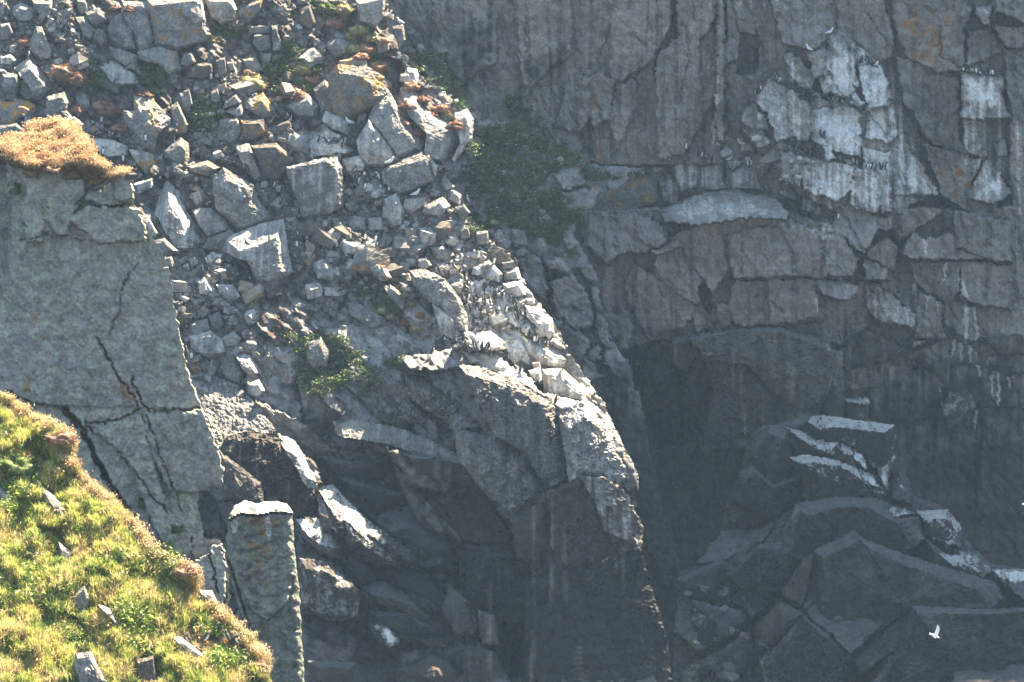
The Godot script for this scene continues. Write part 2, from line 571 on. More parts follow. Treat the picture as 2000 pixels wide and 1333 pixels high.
	for c in ["R4: 1030,330 1030,480 1080,610 1200,800 1290,830 1350,870 1500,915", "R4: 1290,1130 1360,1200 1520,1260 1720,1280", "R4: 620,380 700,520 870,640 1000,810", "R4: 690,-200 690,170", "R4: 860,50 930,180 1030,300", "R4: 1480,80 1570,150 1680,280 1777,280", "R4: 1015,1135 1290,1135", "R4: 1410,440 1410,800", "R4: 1300,150 1300,330 1440,400"]:
		r.crack(c, 2.6, 0.25)
	# the shelf and the face under it
	r.slab("R7: 100,170 600,140 1180,170 1466,260 1466,870 900,800 640,830 400,880 300,900 200,720 110,340", 4.7, 0.0, -0.01)
	r.slab("P: 1480,430 2014,400 2014,1400 1480,1400", 2.0)
	r.slab("P: 1490,420 1700,430 1690,760 1490,760", 3.3, 0.0, 0.02)
	r.slab("R7: 740,930 940,890 1400,905 1420,1000 1370,1130 1250,1400 740,1400 790,1100", 6.3)
	r.slab("R7: 600,130 720,70 900,60 1100,90 1180,170 1160,212 980,200 830,225 700,238 540,225 500,170", 5.7, 0.05, 1.5, 4.0, 0.1)
	for q in [["R7: 140,190 380,180 500,230 560,300 430,390 330,380 220,440 110,330", 5.9, 0.1, 0.2], ["R7: 385,260 480,240 550,330 470,360 400,320", 6.5, 0.1, 0.3], ["R7: 465,370 600,310 610,345 550,385 470,395", 6.7, 0.0, 0.4],
			["R7: 560,300 700,230 830,218 990,193 1170,215 1380,290 1466,330 1466,530 1280,515 890,525 860,480 780,600 700,660 600,600 470,500 480,400", 6.2, 0.03, 0.04], ["R7: 850,290 1040,240 1100,370 1110,510 890,520 860,400", 6.55, 0.05, 0.03],
			["R7: 1040,240 1370,290 1350,430 1290,510 1110,510 1100,370", 6.5, -0.08, 0.05], ["R7: 360,440 480,500 640,610 700,670 640,770 510,800 450,850 360,700 310,560", 5.4, 0.12, -0.06],
			["R7: 880,530 1280,520 1340,560 1350,740 1170,760 890,770 860,650", 5.5, 0.0, -0.03], ["R7: 190,450 310,460 300,620 260,650 230,760 215,700", 4.8, -0.2, 0.0], ["R7: 240,660 300,640 370,740 350,880 310,900 240,760", 5.2, 0.2, 0.1],
			["R7: 360,700 450,850 400,880 350,890", 4.4, 0.2, 0.0], ["R7: 790,640 870,650 880,770 800,790", 5.2, 0.1, -0.1], ["R7: 640,640 740,650 750,790 690,800", 4.9, -0.1, 0.1]]:
		r.slab(q[0], q[1], q[2], q[3], 4.0, 0.14)
	r.slab("R7: 700,560 740,540 785,640 770,700 720,650", 3.4, 0.3, 0.0, 5.0, -0.2, true)
	# the cave
	r.slab("R7: 315,900 400,870 460,850 560,830 640,870 740,960 640,1160 740,1300 650,1400 480,1400 400,1100", -4.5, 0.0, 0.0, 24.0, -3.0, true)
	for q in [["R7: 430,900 560,840 575,1050 500,1065 430,1060", 0.6, 0.3, 0.1], ["R7: 680,930 790,930 700,1190 640,1180 630,1140", 5.2, -0.4, 0.0], ["R7: 640,820 900,785 1130,775 1370,850 1415,900 1400,905 1130,832 960,885 800,922 740,925", 7.2, 0.0, 1.1],
			["R7: 740,930 800,920 930,900 960,1000 1060,1080 1070,1250 960,1400 740,1400 780,1100 810,960", 7.4, 0.12, 0.1], ["R7: 940,890 1130,835 1400,905 1420,1000 1370,1130 1250,1210 1060,1080 980,990", 7.3, -0.06, 0.05],
			["R7: 1060,1080 1250,1210 1240,1280 1050,1290", 7.3, 0.0, 0.3], ["R7: 560,830 640,822 700,930 620,1000 570,950", 5.8, 0.25, 0.0], ["R7: 960,1330 1070,1250 1260,1270 1300,1500 960,1500", 7.0, 0.1, 0.0], ["R7: 1390,900 1466,880 1466,1100 1380,1130", 5.2, 0.0, 0.0]]:
		r.slab(q[0], q[1], q[2], q[3], 4.0, 0.14)
	for q in [["R8: 420,0 560,0 660,130 550,290 430,190 340,160", 5.0, 0.1, 0.25], ["R8: 350,170 430,190 520,310 500,420 320,420 330,280", 6.8, -0.1, 0.15], ["R8: 560,270 690,180 770,260 720,380 570,300", 4.1, 0.0, -0.15],
			["R8: 545,310 700,370 700,440 560,440", 4.8, 0.1, 0.25], ["R8: 690,100 760,230 840,160 1030,20 720,20", 3.6, 0.1, -0.1], ["R8: 760,270 840,160 920,190 1080,160 1100,250 1290,320 820,320", 3.9, 0.0, 0.05],
			["R8: 1070,30 1420,100 1420,340 1290,330 1090,240", 4.1, -0.05, 0.05], ["R8: 820,330 1120,320 1110,520 1020,570 880,480 830,400", 3.0, 0.1, 0.0], ["R8: 1120,320 1400,350 1400,600 1200,580 1120,520", 3.4, -0.05, 0.0],
			["R8: 560,450 640,460 860,640 850,720 660,690 560,600", 4.0, 0.05, 0.2], ["R8: 870,490 1020,580 1000,700 1040,780 850,770 860,640", 3.5, 0.1, 0.0], ["R8: 1020,540 1200,590 1250,760 1200,810 1010,690", 2.7, 0.0, -0.03],
			["R8: 500,750 570,730 780,830 620,940 530,930 420,870", 4.4, 0.1, 0.15], ["R8: 830,780 950,790 830,840", 4.1, 0.0, 0.1], ["R8: 1240,770 1440,750 1500,860 1330,860", 3.6, 0.0, 0.15],
			["R8: 400,900 530,930 620,960 640,1050 550,1070 400,1050", 3.5, 0.05, 0.0], ["R8: 1280,870 1500,860 1500,980 1390,980 1260,930", 3.1, 0.0, 0.1], ["R8: 650,920 980,960 1000,1060 980,1230 700,1260 600,1230 580,1080", 2.3, 0.02, 0.0],
			["R8: 790,880 990,960 990,800 830,850", 2.9, 0.1, 0.0], ["R8: 1050,1080 1190,1100 1200,1170 1050,1290 1010,1200", 2.9, 0.05, 0.2], ["R8: 1260,1190 1500,1180 1500,1800 1200,1800", 2.6, 0.0, 0.0],
			["R8: 310,1190 340,1110 390,1080 445,1130 440,1240 330,1230", 5.4, 0.1, 0.2], ["R8: 450,1130 580,1130 580,1250 450,1240", 5.6, 0.05, 0.1], ["R8: 270,430 430,440 540,470 470,560 320,530", 6.9, 0.1, 0.4], ["R8: 0,430 280,430 310,650 120,690 0,700", 5.9, 0.0, 0.0]]:
		r.slab(q[0], q[1], q[2], q[3], 4.0, 0.14)
	r.slab("R8: 452,1122 580,1126 582,1150 452,1150", 5.9, 0.0, 2.0, 3.0, 0.1)
	for c in ["R8: 420,20 560,270 545,300", "R8: 560,270 680,170 770,270 820,320", "R8: 820,320 1290,325 1400,350", "R8: 640,460 860,640", "R8: 880,480 1020,570 1000,700 1040,780", "R8: 0,430 180,420 430,440 560,440 700,440", "R8: 430,690 700,690 860,720", "R8: 500,750 570,730 740,810 820,830 640,920 530,940", "R8: 1140,800 1240,850 1481,860", "R8: 1000,1060 1200,1170 1481,1180", "R8: 440,1120 600,1230", "R8: 1420,100 1410,330", "R7: 620,370 690,470 770,600", "R7: 470,490 640,600", "R7: 880,525 1280,515", "R7: 890,775 1170,760 1350,745", "R7: 830,290 860,420 870,520", "R7: 860,1060 940,1170", "R7: 1000,620 1040,600 1140,690", "R3: 740,1020 820,1010"]:
		r.crack(c, 2.6, 0.28)
	r.paint("guano", "R4: 540,560 640,240 760,240 1050,380 1120,800 1300,1130 1000,1260 480,1160 500,900", 0.62, 24.0)
	r.paint("guano", "R4: 220,560 310,440 560,560 560,900 330,900 200,700", 0.4, 20.0)
	r.paint("guano", "R4: 1400,420 1680,440 1720,1150 1450,1160", 0.35, 24.0)
	for g in [["R4: 640,200 720,200 800,350 830,500 760,600 600,530 590,330 640,290", 0.95], ["R4: 820,390 950,385 1000,500 1000,620 1060,760 1010,820 1150,900 1290,1120 1020,1130 990,990 850,960 680,900 560,780 540,620 760,610 780,540", 0.95], ["R4: 1415,425 1650,445 1670,640 1690,690 1600,700 1520,650 1480,690 1420,700", 0.95],
			["R4: 1570,900 1640,1000 1710,1110 1600,1190 1460,1150", 0.9], ["R4: 220,560 310,450 400,500 560,610 550,820 420,780", 0.5], ["R4: 480,950 800,960 1010,1000 1010,1240 770,1190 500,1100", 0.75], ["R7: 500,170 720,70 900,60 1180,170 1160,215 830,230 540,225", 0.62],
			["R8: 0,40 180,90 420,110 500,200 340,200 0,120", 0.5], ["R8: 430,430 540,400 560,640 470,640", 0.55], ["R8: 1090,470 1100,330 1160,550", 0.5], ["R4: 40,0 440,0 400,60 280,60 100,30", 0.5], ["R4: 1500,0 1620,20 1570,160 1500,100", 0.7], ["R8: 500,440 900,520 860,720 520,690", 0.28], ["R4: 1660,700 1800,700 1800,1300 1700,1200", 0.45], ["R4: 1480,600 1700,660 1690,900 1500,900", 0.4], ["R7: 650,820 900,790 1130,780 1360,850 1400,900 1130,840", 0.32], ["R4: 380,300 560,400 560,560 400,500", 0.5]]:
		r.paint("guano", g[0], g[1], 26.0)
	for g in ["R8: 1112,340 1128,420 1160,555 1130,540 1100,500", "R8: 1140,560 1160,555 1162,800 1145,790", "R8: 1193,590 1207,590 1211,808 1200,800", "R8: 845,400 862,400 864,630 846,600", "R8: 1024,340 1036,340 1026,440 1018,430", "R8: 972,560 984,560 980,630", "R8: 1070,800 1090,790 1070,890", "R8: 1105,800 1120,800 1122,920", "R8: 1158,810 1175,820 1165,910", "R8: 1200,850 1210,860 1212,900", "R8: 1215,940 1228,940 1226,990", "R8: 1268,890 1285,930 1290,970", "R8: 1295,975 1308,975 1305,1120", "R8: 1325,980 1345,985 1335,1160", "R8: 1420,990 1432,990 1430,1030", "R8: 1195,1200 1212,1200 1200,1290", "R8: 1008,1150 1020,1150 1014,1210", "R8: 995,1060 1008,1060 1000,1110", "R8: 270,540 290,540 280,620", "R8: 905,200 915,200 912,290", "R8: 452,1128 580,1130 580,1156 520,1148 452,1152", "R3: 1183,400 1196,410 1190,600 1180,640", "R3: 1170,640 1184,640 1166,840 1158,830", "R8: 915,500 925,500 922,600", "R8: 1385,1000 1392,1000 1390,1060"]:
		r.paint("white", g, 1.0, 2.5, 2.0)
	for g in ["R3: 740,460 790,460 780,510 740,510", "R3: 440,560 500,540 490,640 450,640", "R3: 390,690 440,660 420,760 390,770", "R4: 1240,150 1310,180 1290,300 1230,280", "R3: 480,820 540,800 540,940 490,940"]:
		r.paint("rust", g, 0.9, 5.0)
	for g in ["R4: 960,30 1430,30 1420,300 1290,430 1110,340 1040,200", "R4: 920,110 990,120 970,210", "R4: 1440,60 1480,90 1470,160 1420,120", "R4: 1190,830 1400,880 1720,1280 1300,1130"]:
		r.paint("rust", g, 0.42, 20.0)
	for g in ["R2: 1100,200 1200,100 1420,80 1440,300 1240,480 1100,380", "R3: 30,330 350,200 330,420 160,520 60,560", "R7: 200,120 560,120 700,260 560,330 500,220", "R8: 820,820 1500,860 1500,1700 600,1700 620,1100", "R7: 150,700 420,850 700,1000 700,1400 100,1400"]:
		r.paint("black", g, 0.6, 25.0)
	r.pal = {"a": Color(0.35, 0.30, 0.25), "b": Color(0.24, 0.205, 0.175), "streak": 0.75, "top_light_tint": 0.35, "wet_y": 760.0, "wet": 0.85, "dark": Color(0.030, 0.029, 0.030)}
	r.rough = [0.35, 0.12, 0.025]
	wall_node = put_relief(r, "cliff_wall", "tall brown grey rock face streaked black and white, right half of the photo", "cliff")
	# unseen rest of the face; its top line is shaped to shade the mound
	var u := Relief.new(736, -900, 3310, 1500, 14.0, 0.0275, nB, 8.0)
	u.domain("P: 738,-190 1000,-300 1250,-370 1400,-430 2050,-470 2250,-760 2700,-840 3300,-860 3300,1490 2004,1490 2004,-70 738,-70", 40.0, 2.0)
	u.base = func(x: float, y: float) -> float: return 165.2 + (y - 300.0) * 0.0275 * 0.17 + maxf(0.0, 1000.0 - x) * 0.004
	u.facets(150, 1.6, 78, 0.35, 0.22, 10.0, 0.16, 3)
	u.pal = r.pal
	put_relief(u, "cliff", "unseen rest of the brown grey rock face, above and to the right", "cliff")

func green_gully():
	var r := Relief.new(752, -60, 1372, 1346, 2.4, 0.026, nB, 7.0)
	r.domain("P: 740,-70 770,40 830,100 900,190 940,235 1000,238 1060,262 1100,300 1150,322 1262,328 1240,345 1185,375 1140,420 1118,455 1140,490 1165,540 1172,590 1190,650 1210,690 1228,705 1245,770 1262,830 1280,930 1300,1010 1325,1080 1342,1180 1352,1250 1362,1346 1120,1346 900,700 740,400", 14.0, 0.2)
	r.base = func(x: float, y: float) -> float:
		return 162.0 - minf(y, 470.0) * 0.0125 + maxf(0.0, y - 470.0) * 0.0012 + (x - 1000.0) * 0.004
	r.facets(60, 1.5, 60, 0.25, 0.25, 2.0, 0.15, 13)
	for q in [["U: 590,120 700,90 800,130 830,260 880,400 840,560 760,500 680,420 610,340", 1.6, 0.25, 0.1], ["U: 830,140 1000,120 1080,200 1130,280 1060,290 960,240 850,220", 1.4, 0.1, 0.5], ["U: 900,350 1120,280 1230,400 1330,640 1310,800 1230,860 1100,830 960,690 900,560", 1.9, 0.3, 0.12],
			["U: 1160,190 1290,180 1360,220 1370,360 1280,380 1230,290", 1.4, 0.2, 0.1], ["U: 1280,380 1400,390 1440,520 1440,660 1340,630", 1.5, 0.4, 0.1], ["U: 920,700 1000,740 1090,830 1200,860 1300,960 1270,1060 1180,1200 1060,1080 960,980 930,850", 2.4, 0.35, 0.15], ["U: 1340,630 1440,680 1520,940 1540,1020 1420,1000 1330,880", 1.2, 0.4, 0.1],
			["U: 1310,980 1400,1010 1420,1100 1330,1200 1260,1120", 1.6, 0.1, 0.4], ["U: 1420,1040 1560,1010 1640,1110 1680,1333 1560,1333 1440,1200", 1.9, 0.1, 0.5], ["U: 1240,1100 1330,1200 1440,1333 1200,1400 1180,1230", 1.8, 0.3, 0.1], ["R3: 220,1010 390,950 405,1040 440,1060 300,1100", 1.2, 0.1, 0.4], ["R3: 290,1110 510,1080 480,1240 300,1240", 1.3, 0.1, 0.2],
			["P: 1190,690 1228,710 1262,840 1290,1010 1330,1120 1300,1160 1240,1000 1205,820", 1.8, 0.5, 0.0], ["P: 1250,900 1290,1020 1340,1200 1355,1346 1260,1346 1240,1100", 1.5, 0.4, 0.0]]:
		r.slab(q[0], q[1], q[2], q[3], 7.0, 0.4)
	for g in ["R2: 850,270 960,260 1060,330 1120,400 1200,520 1250,640 1320,720 1180,700 1130,560 1000,490 960,440", "R2: 1260,760 1440,700 1560,690 1720,760 1850,900 1900,960 1750,990 1690,1080 1790,1180 1740,1300 1560,1333 1400,1333 1290,1200 1160,1060 1250,860", "R2: 1430,560 1560,560 1650,700 1500,740", "R3: 400,940 560,1000 620,1040 740,990 730,1020 560,1060 420,1040", "U: 830,240 940,230 1030,300 930,350 870,330", "U: 1060,30 1180,60 1210,160 1120,170", "P: 1075,360 1150,420 1090,480 1010,480"]:
		r.paint("green", g, 0.6, 14.0)
		green_spots.append(g)
	for g in ["R2: 1300,830 1420,860 1500,960 1400,1000", "R2: 1560,760 1700,840 1660,920 1540,860"]:
		r.paint("soil", g, 0.5, 20.0)
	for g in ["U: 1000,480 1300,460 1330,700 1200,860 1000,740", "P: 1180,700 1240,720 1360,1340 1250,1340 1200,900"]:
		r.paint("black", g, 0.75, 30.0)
	for g in ["R3: 450,1050 500,1060 490,1110 450,1100", "R3: 370,940 400,960 400,1000 375,990", "U: 840,420 890,420 890,480 850,480"]:
		r.paint("rust", g, 1.0, 5.0)
	r.pal = {"a": Color(0.30, 0.285, 0.265), "b": Color(0.20, 0.19, 0.18), "streak": 0.3, "wet_y": 760.0, "wet": 0.92, "dark": Color(0.045, 0.047, 0.052)}
	r.rough = [0.5, 0.22, 0.035]
	put_relief(r, "gully_slope", "steep green gully running down into a dark blue grey rib of rock", "gully")

func sea_mound():
	var r := Relief.new(1300, 810, 2012, 1346, 2.2, 0.0255, nB, 5.0)
	r.domain("Q4: 250,1400 290,860 400,770 480,650 500,510 560,400 590,290 660,190 740,180 850,143 1255,188 1275,290 1325,460 1340,500 1490,557 1600,735 1690,805 1860,830 1860,1400", 10.0, 0.4)
	r.base = func(x: float, y: float) -> float: return 154.0 - (y - 820.0) * 0.0255 * 0.30
	r.tilt = 2.0
	r.boost = 1.4
	r.tones = 0.6
	r.split = 0.13
	r.lay = -35.0
	r.facets(70, 1.6, -38, 0.2, 0.22, 1.3, 0.12, 23)
	r.facets(24, 1.8, -30, 0.06, 0.15, 1.2, 0.05, 24)
	r.slab("Q4: 560,700 800,560 1350,590 1700,830 1860,900 1860,1400 250,1400 300,900", 2.0, 0.0, 0.14)
	r.slab("Q4: 600,1200 840,1000 900,750 1300,770 1740,960 1860,1400 640,1400", 3.9, 0.0, 0.1)
	for q in [["Q4: 850,145 1250,190 1256,240 1110,228 960,207 860,178", -0.6, 0.0, 1.3], ["Q4: 780,200 860,178 1110,228 1255,242 1260,290 1120,310 1010,255 900,265 830,230", 0.0, 0.0, 0.05], ["Q4: 1120,230 1255,205 1270,300 1235,400 1220,500 1190,430 1120,320", 0.6, -0.3, 0.1],
			["Q4: 770,192 830,213 900,258 1010,248 1110,310 1140,395 1080,352 1000,288 890,292 800,233", 0.8, 0.0, 0.9], ["Q4: 800,236 890,294 1000,294 1090,362 1145,400 1150,412 1050,377 930,347 830,322 780,272", 1.1, 0.0, 0.0],
			["Q4: 788,330 850,316 1000,348 1060,373 1150,408 1200,482 1100,424 1000,390 850,366", 1.9, 0.0, 0.9], ["Q4: 800,366 1000,392 1100,426 1200,490 1190,515 850,532 845,400", 2.2, 0.0, 0.0],
			["Q4: 640,250 690,183 770,200 790,300 740,320 640,290", 0.4, -0.1, 0.2], ["Q4: 585,290 640,278 740,320 790,440 720,490 700,450 610,360", 0.9, -0.2, 0.2], ["Q4: 610,360 710,450 840,400 840,520 760,560 720,640 640,600 560,500", 0.9, -0.05, 0.1], ["Q4: 480,510 560,480 620,600 520,630", 0.5, -0.2, 0.3],
			["Q4: 808,535 1000,508 1160,513 1355,580 1250,602 1000,592 900,572", 3.2, 0.0, 0.9], ["Q4: 760,640 810,540 900,574 1010,594 1080,650 900,740 850,800 740,760", 3.4, -0.15, 0.1], ["Q4: 1010,600 1250,604 1355,590 1390,700 1300,760 1110,690 1060,640", 3.7, 0.05, 0.05],
			["Q4: 1350,570 1490,565 1560,650 1560,740 1430,700 1390,670", 2.8, 0.1, 0.4], ["Q4: 1390,690 1450,760 1560,770 1690,840 1650,870 1500,830 1390,770", 3.2, 0.05, 0.4], ["Q4: 1270,400 1330,480 1330,540 1230,520", 1.2, 0.1, 0.3],
			["Q4: 890,745 1070,655 1110,695 1300,765 1480,820 1700,890 1740,960 1700,1000 1450,980 1330,985 1180,1100 1050,1220 960,1120 840,1020", 5.0, 0.0, 0.5], ["Q4: 650,1255 840,1030 960,1120 1060,1220 1000,1400 680,1400", 6.2, -0.05, 0.35],
			["Q4: 630,1090 740,970 840,1020 690,1190 650,1180", 5.4, -0.05, 0.3], ["Q4: 745,930 850,780 890,750 840,1000 770,960", 5.2, -0.4, 0.0], ["Q4: 500,850 560,790 650,720 760,700 820,830 720,960 600,1060 560,940", 2.9, -0.1, 0.3],
			["Q4: 280,870 480,780 560,830 570,1000 450,990 340,950", 2.1, -0.05, 0.45], ["Q4: 250,960 450,990 570,1010 600,1060 500,1150 370,1200 250,1100", 3.0, 0.0, 0.5], ["Q4: 300,1280 500,1170 600,1110 640,1220 560,1400 300,1400", 4.2, 0.0, 0.4], ["Q4: 300,760 480,650 640,650 660,700 470,800 300,800", 1.3, 0.0, 1.0],
			["Q4: 1060,1220 1200,1100 1330,990 1450,985 1380,1070 1250,1200 1100,1300", 5.7, 0.0, 0.1], ["Q4: 1330,990 1700,1010 1860,1000 1860,1400 1100,1400 1250,1200", 6.3, -0.05, 0.15], ["Q4: 1690,830 1860,832 1860,1000 1740,900", 4.0, 0.0, 0.35], ["Q4: 1590,1130 1650,1050 1700,1090 1700,1180 1610,1180", 7.0, 0.0, 0.2], ["Q4: 1530,1200 1650,1160 1860,1230 1860,1400 1500,1400", 7.3, 0.0, 0.7]]:
		r.slab(q[0], q[1], q[2], q[3], 5.0, 0.3)
	for c in ["Q4: 760,910 850,800 1000,640 1090,650 1110,690 1200,720 1400,780 1500,830", "Q4: 840,1030 1000,880 1130,740 1200,700", "Q4: 840,1030 950,1120 1060,1220", "Q4: 400,1280 580,1110 740,970 840,1025", "Q4: 590,1110 640,1260", "Q4: 340,950 560,1000", "Q4: 740,560 720,640 600,800", "Q4: 1060,1230 1180,1120 1330,985", "Q4: 480,790 560,830 740,930", "Q4: 1740,830 1760,930 1829,1080", "Q4: 1620,850 1630,960", "Q4: 1060,700 1050,960 960,1010"]:
		r.crack(c, 2.6, 0.35)
	for g in [["Q4: 850,145 1255,190 1257,245 1110,232 960,210", 0.8], ["Q4: 770,192 830,213 900,258 1010,248 1110,310 1140,395 1080,356 1000,292 890,296", 0.8], ["Q4: 788,330 850,316 1000,348 1150,408 1200,482 1100,428 1000,394 850,370", 0.8], ["Q4: 1120,310 1260,300 1235,400 1230,520 1180,470", 0.6], ["Q4: 1250,380 1300,470 1270,470", 0.9],
			["Q4: 810,535 1000,508 1160,513 1355,580 1250,600 1000,585", 0.6], ["Q4: 1350,560 1490,560 1500,590 1360,590", 0.75], ["Q4: 1390,650 1500,670 1560,740 1690,810 1690,860 1560,780 1420,690", 0.5], ["Q4: 1690,825 1860,830 1860,890 1790,890 1690,870", 0.85], ["Q4: 640,1240 740,1110 760,1130 660,1265", 0.7], ["Q4: 350,1110 400,1120 380,1170 350,1160", 0.6]]:
		r.paint("guano", g[0], g[1], 5.0)
	for g in ["Q4: 585,290 690,183 760,250 790,440 720,640 480,640 500,510", "Q4: 630,1090 740,970 840,1020 690,1190", "Q4: 300,1100 600,1100 560,1400 300,1400", "Q4: 745,930 890,750 840,1000"]:
		r.paint("algae", g, 0.75, 12.0)
	r.paint("rust", "Q4: 1680,1040 1740,1060 1760,1240 1700,1240", 0.6, 20.0)
	r.pal = {"a": Color(0.066, 0.058, 0.053), "b": Color(0.036, 0.032, 0.031), "streak": 0.25, "top_light_tint": 0.2, "dark": Color(0.022, 0.022, 0.024)}
	r.rough = [0.3, 0.12, 0.03]
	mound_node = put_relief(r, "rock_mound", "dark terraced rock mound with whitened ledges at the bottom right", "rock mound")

func boulder_slope():
	var r := Relief.new(-12, -72, 1316, 1346, 2.4, 0.0245, nB, 6.0)
	r.domain("P: -30,-90 748,-90 760,60 800,130 870,185 925,235 920,300 868,340 890,380 915,440 960,480 1000,510 1042,580 1078,622 1112,690 1150,745 1182,790 1208,850 1245,930 1240,1000 1247,1100 1260,1160 1276,1220 1284,1360 -30,1360", 12.0, 0.0)
	r.base = func(x: float, y: float) -> float:
		return 158.0 - minf(y, 680.0) * 0.0245 * 0.66 - maxf(0.0, y - 680.0) * 0.0245 * 0.36
	r.tilt = 1.15
	r.boost = 1.35
	r.tones = 0.3
	r.split = 0.35
	r.lay = 42.0
	r.facets(58, 1.5, 40, 0.45, 0.40, 1.8, 0.25, 33, -1000, 700)
	r.facets(66, 2.4, 40, 0.9, 1.1, 2.2, 0.7, 35, 690, 5000)
	r.facets(24, 1.8, 35, 0.13, 0.40, 1.3, 0.10, 34)
	# clean faces below the boulders
	r.slab("Q3: 240,60 740,190 1040,500 1160,1200 1190,1400 550,1400 500,850 400,560 300,300", 2.9, 0.08, 0.0)
	r.slab("Q2: 440,700 700,750 1050,1060 1000,1400 440,1400", 1.7, 0.0, 0.05)
	for q in [["Q2: 150,345 200,308 355,315 400,380 440,440 470,560 430,620 310,590 300,520 140,400", 2.2, 0.1, -0.1], ["Q2: 110,360 300,520 300,590 210,590 140,540", 2.4, 0.2, 0.05],
			["Q2: 360,330 430,380 510,420 545,520 500,560 470,520 400,400", 2.3, 0.3, 0.6], ["Q2: 525,520 640,600 700,660 830,740 945,830 930,850 780,770 650,680 540,630", 2.8, 0.1, 1.1], ["Q2: 530,632 650,690 780,790 900,880 850,870 760,850 720,840 650,740 560,680", 3.1, 0.1, -0.1],
			["Q2: 800,365 950,405 1080,435 1100,480 1060,560 900,520 860,440", 2.3, 0.1, -0.25], ["Q2: 840,440 900,480 1000,620 1116,730 1116,760 940,680 880,560", 1.6, 0.1, 0.2],
			["Q2: 740,650 840,660 930,720 1000,800 1116,870 1000,870 860,830 780,740", 1.5, 0.0, 0.2], ["Q2: 430,660 530,650 590,680 650,770 640,790 560,735 440,700", 2.4, 0.1, 1.0], ["Q2: 440,705 560,740 640,795 630,850 540,810 450,760", 2.6, 0.0, -0.1], ["Q2: 530,660 600,670 590,720 540,720", 2.9, 0.1, 0.5], ["Q2: 650,750 760,850 760,920 700,920 650,850", 2.2, 0.3, 0.0],
			["Q2: 440,810 520,800 620,860 700,960 690,1080 600,1060 470,1060 450,960", 3.2, 0.12, 0.1], ["Q2: 680,910 800,920 900,945 1010,1005 1050,1060 900,1010 760,960", 2.7, 0.1, 0.9], ["Q2: 700,960 900,1010 1050,1065 1080,1150 900,1120 760,1060", 2.9, 0.0, -0.1],
			["Q2: 860,1210 960,1200 1000,1230 1010,1333 880,1333", 3.8, 0.1, 0.6], ["Q2: 740,1090 790,1085 870,1150 835,1205 760,1160", 3.6, 0.1, 0.3], ["Q2: 450,1080 600,1080 700,1180 660,1260 460,1240", 3.2, 0.0, 0.2], ["Q2: 470,1230 640,1260 700,1340 470,1340", 3.9, 0.0, 0.6],
			["Q3: 240,50 380,130 565,190 600,240 640,330 645,480 560,530 490,400 330,290 280,150", 3.4, 0.12, -0.05], ["Q3: 60,0 240,40 290,160 330,290 180,300 130,180", 1.3, 0.1, 0.1], ["Q3: 70,500 150,490 260,510 330,580 420,690 400,790 210,750 110,690 60,590", 0.4, 0.0, 0.03],
			["Q3: 560,180 610,168 740,185 800,228 790,250 700,215 620,210", 4.2, 0.1, 1.3], ["Q3: 620,205 700,212 800,235 865,320 935,470 945,515 905,555 830,490 720,475 655,460 640,320", 4.3, 0.2, 0.15], ["Q3: 540,240 600,260 640,380 650,500 600,530 560,520", 3.9, -0.1, 0.0],
			["Q3: 560,540 660,500 740,600 760,700 1040,720 1050,800 1090,950 1140,1100 1180,1400 550,1400 550,850 600,700", 3.7, 0.1, 0.0], ["Q3: 730,480 830,495 1010,570 1040,720 770,690 735,600", 4.1, 0.2, 0.0], ["Q3: 410,690 560,600 600,720 560,840 490,840", 3.0, 0.0, 0.0], ["Q3: 190,760 430,800 440,960 380,1140 270,1040 210,900", 1.8, 0.05, 0.0],
			["Q3: 150,930 210,960 270,1040 290,1120 240,1170 170,1040", 2.6, 0.1, 0.2], ["Q3: 280,1040 340,1050 370,1090 350,1200 300,1170", 2.9, 0.15, 0.2], ["Q3: 330,310 430,310 500,400 490,470 400,480 350,400", 3.2, 0.1, 0.2], ["Q3: 200,300 330,320 400,490 550,540 400,680 330,580 270,480", 2.7, 0.15, 0.0],
			["Q3: 0,380 160,430 270,455 250,500 60,470 0,440", 2.3, 0.1, 0.5], ["Q3: 0,950 100,1000 280,1150 420,1333 300,1400 0,1400", 2.6, 0.25, 0.6],
			["R6: 850,830 1050,850 1280,1000 1385,1120 1385,1155 1250,1095 1100,1005 930,910", 2.9, 0.1, 1.25], ["R6: 540,880 650,870 850,830 950,920 780,965 570,950", 2.0, 0.0, 1.1], ["R6: 1360,1150 1640,1140 1700,1230 1600,1250 1400,1180", 4.0, 0.1, 1.3], ["R6: 550,960 780,970 950,950 1050,1120 900,1100 700,1000", 1.0, 0.1, -0.1],
			["R6: 900,750 950,740 1090,790 1140,830 1050,850 850,830", 2.6, 0.1, 1.0]]:
		r.slab(q[0], q[1], q[2], q[3], 6.0, 0.3)
	for c in ["Q3: 655,460 680,500 740,600 760,690 940,715", "Q3: 410,690 560,600", "Q3: 330,580 500,850 560,700", "Q3: 600,230 650,470", "Q3: 720,475 830,490 900,560", "Q2: 560,400 640,440 840,440", "Q2: 500,600 700,660", "Q2: 130,350 150,420 300,520", "Q3: 550,850 560,1300"]:
		r.crack(c, 3.4, 0.5)
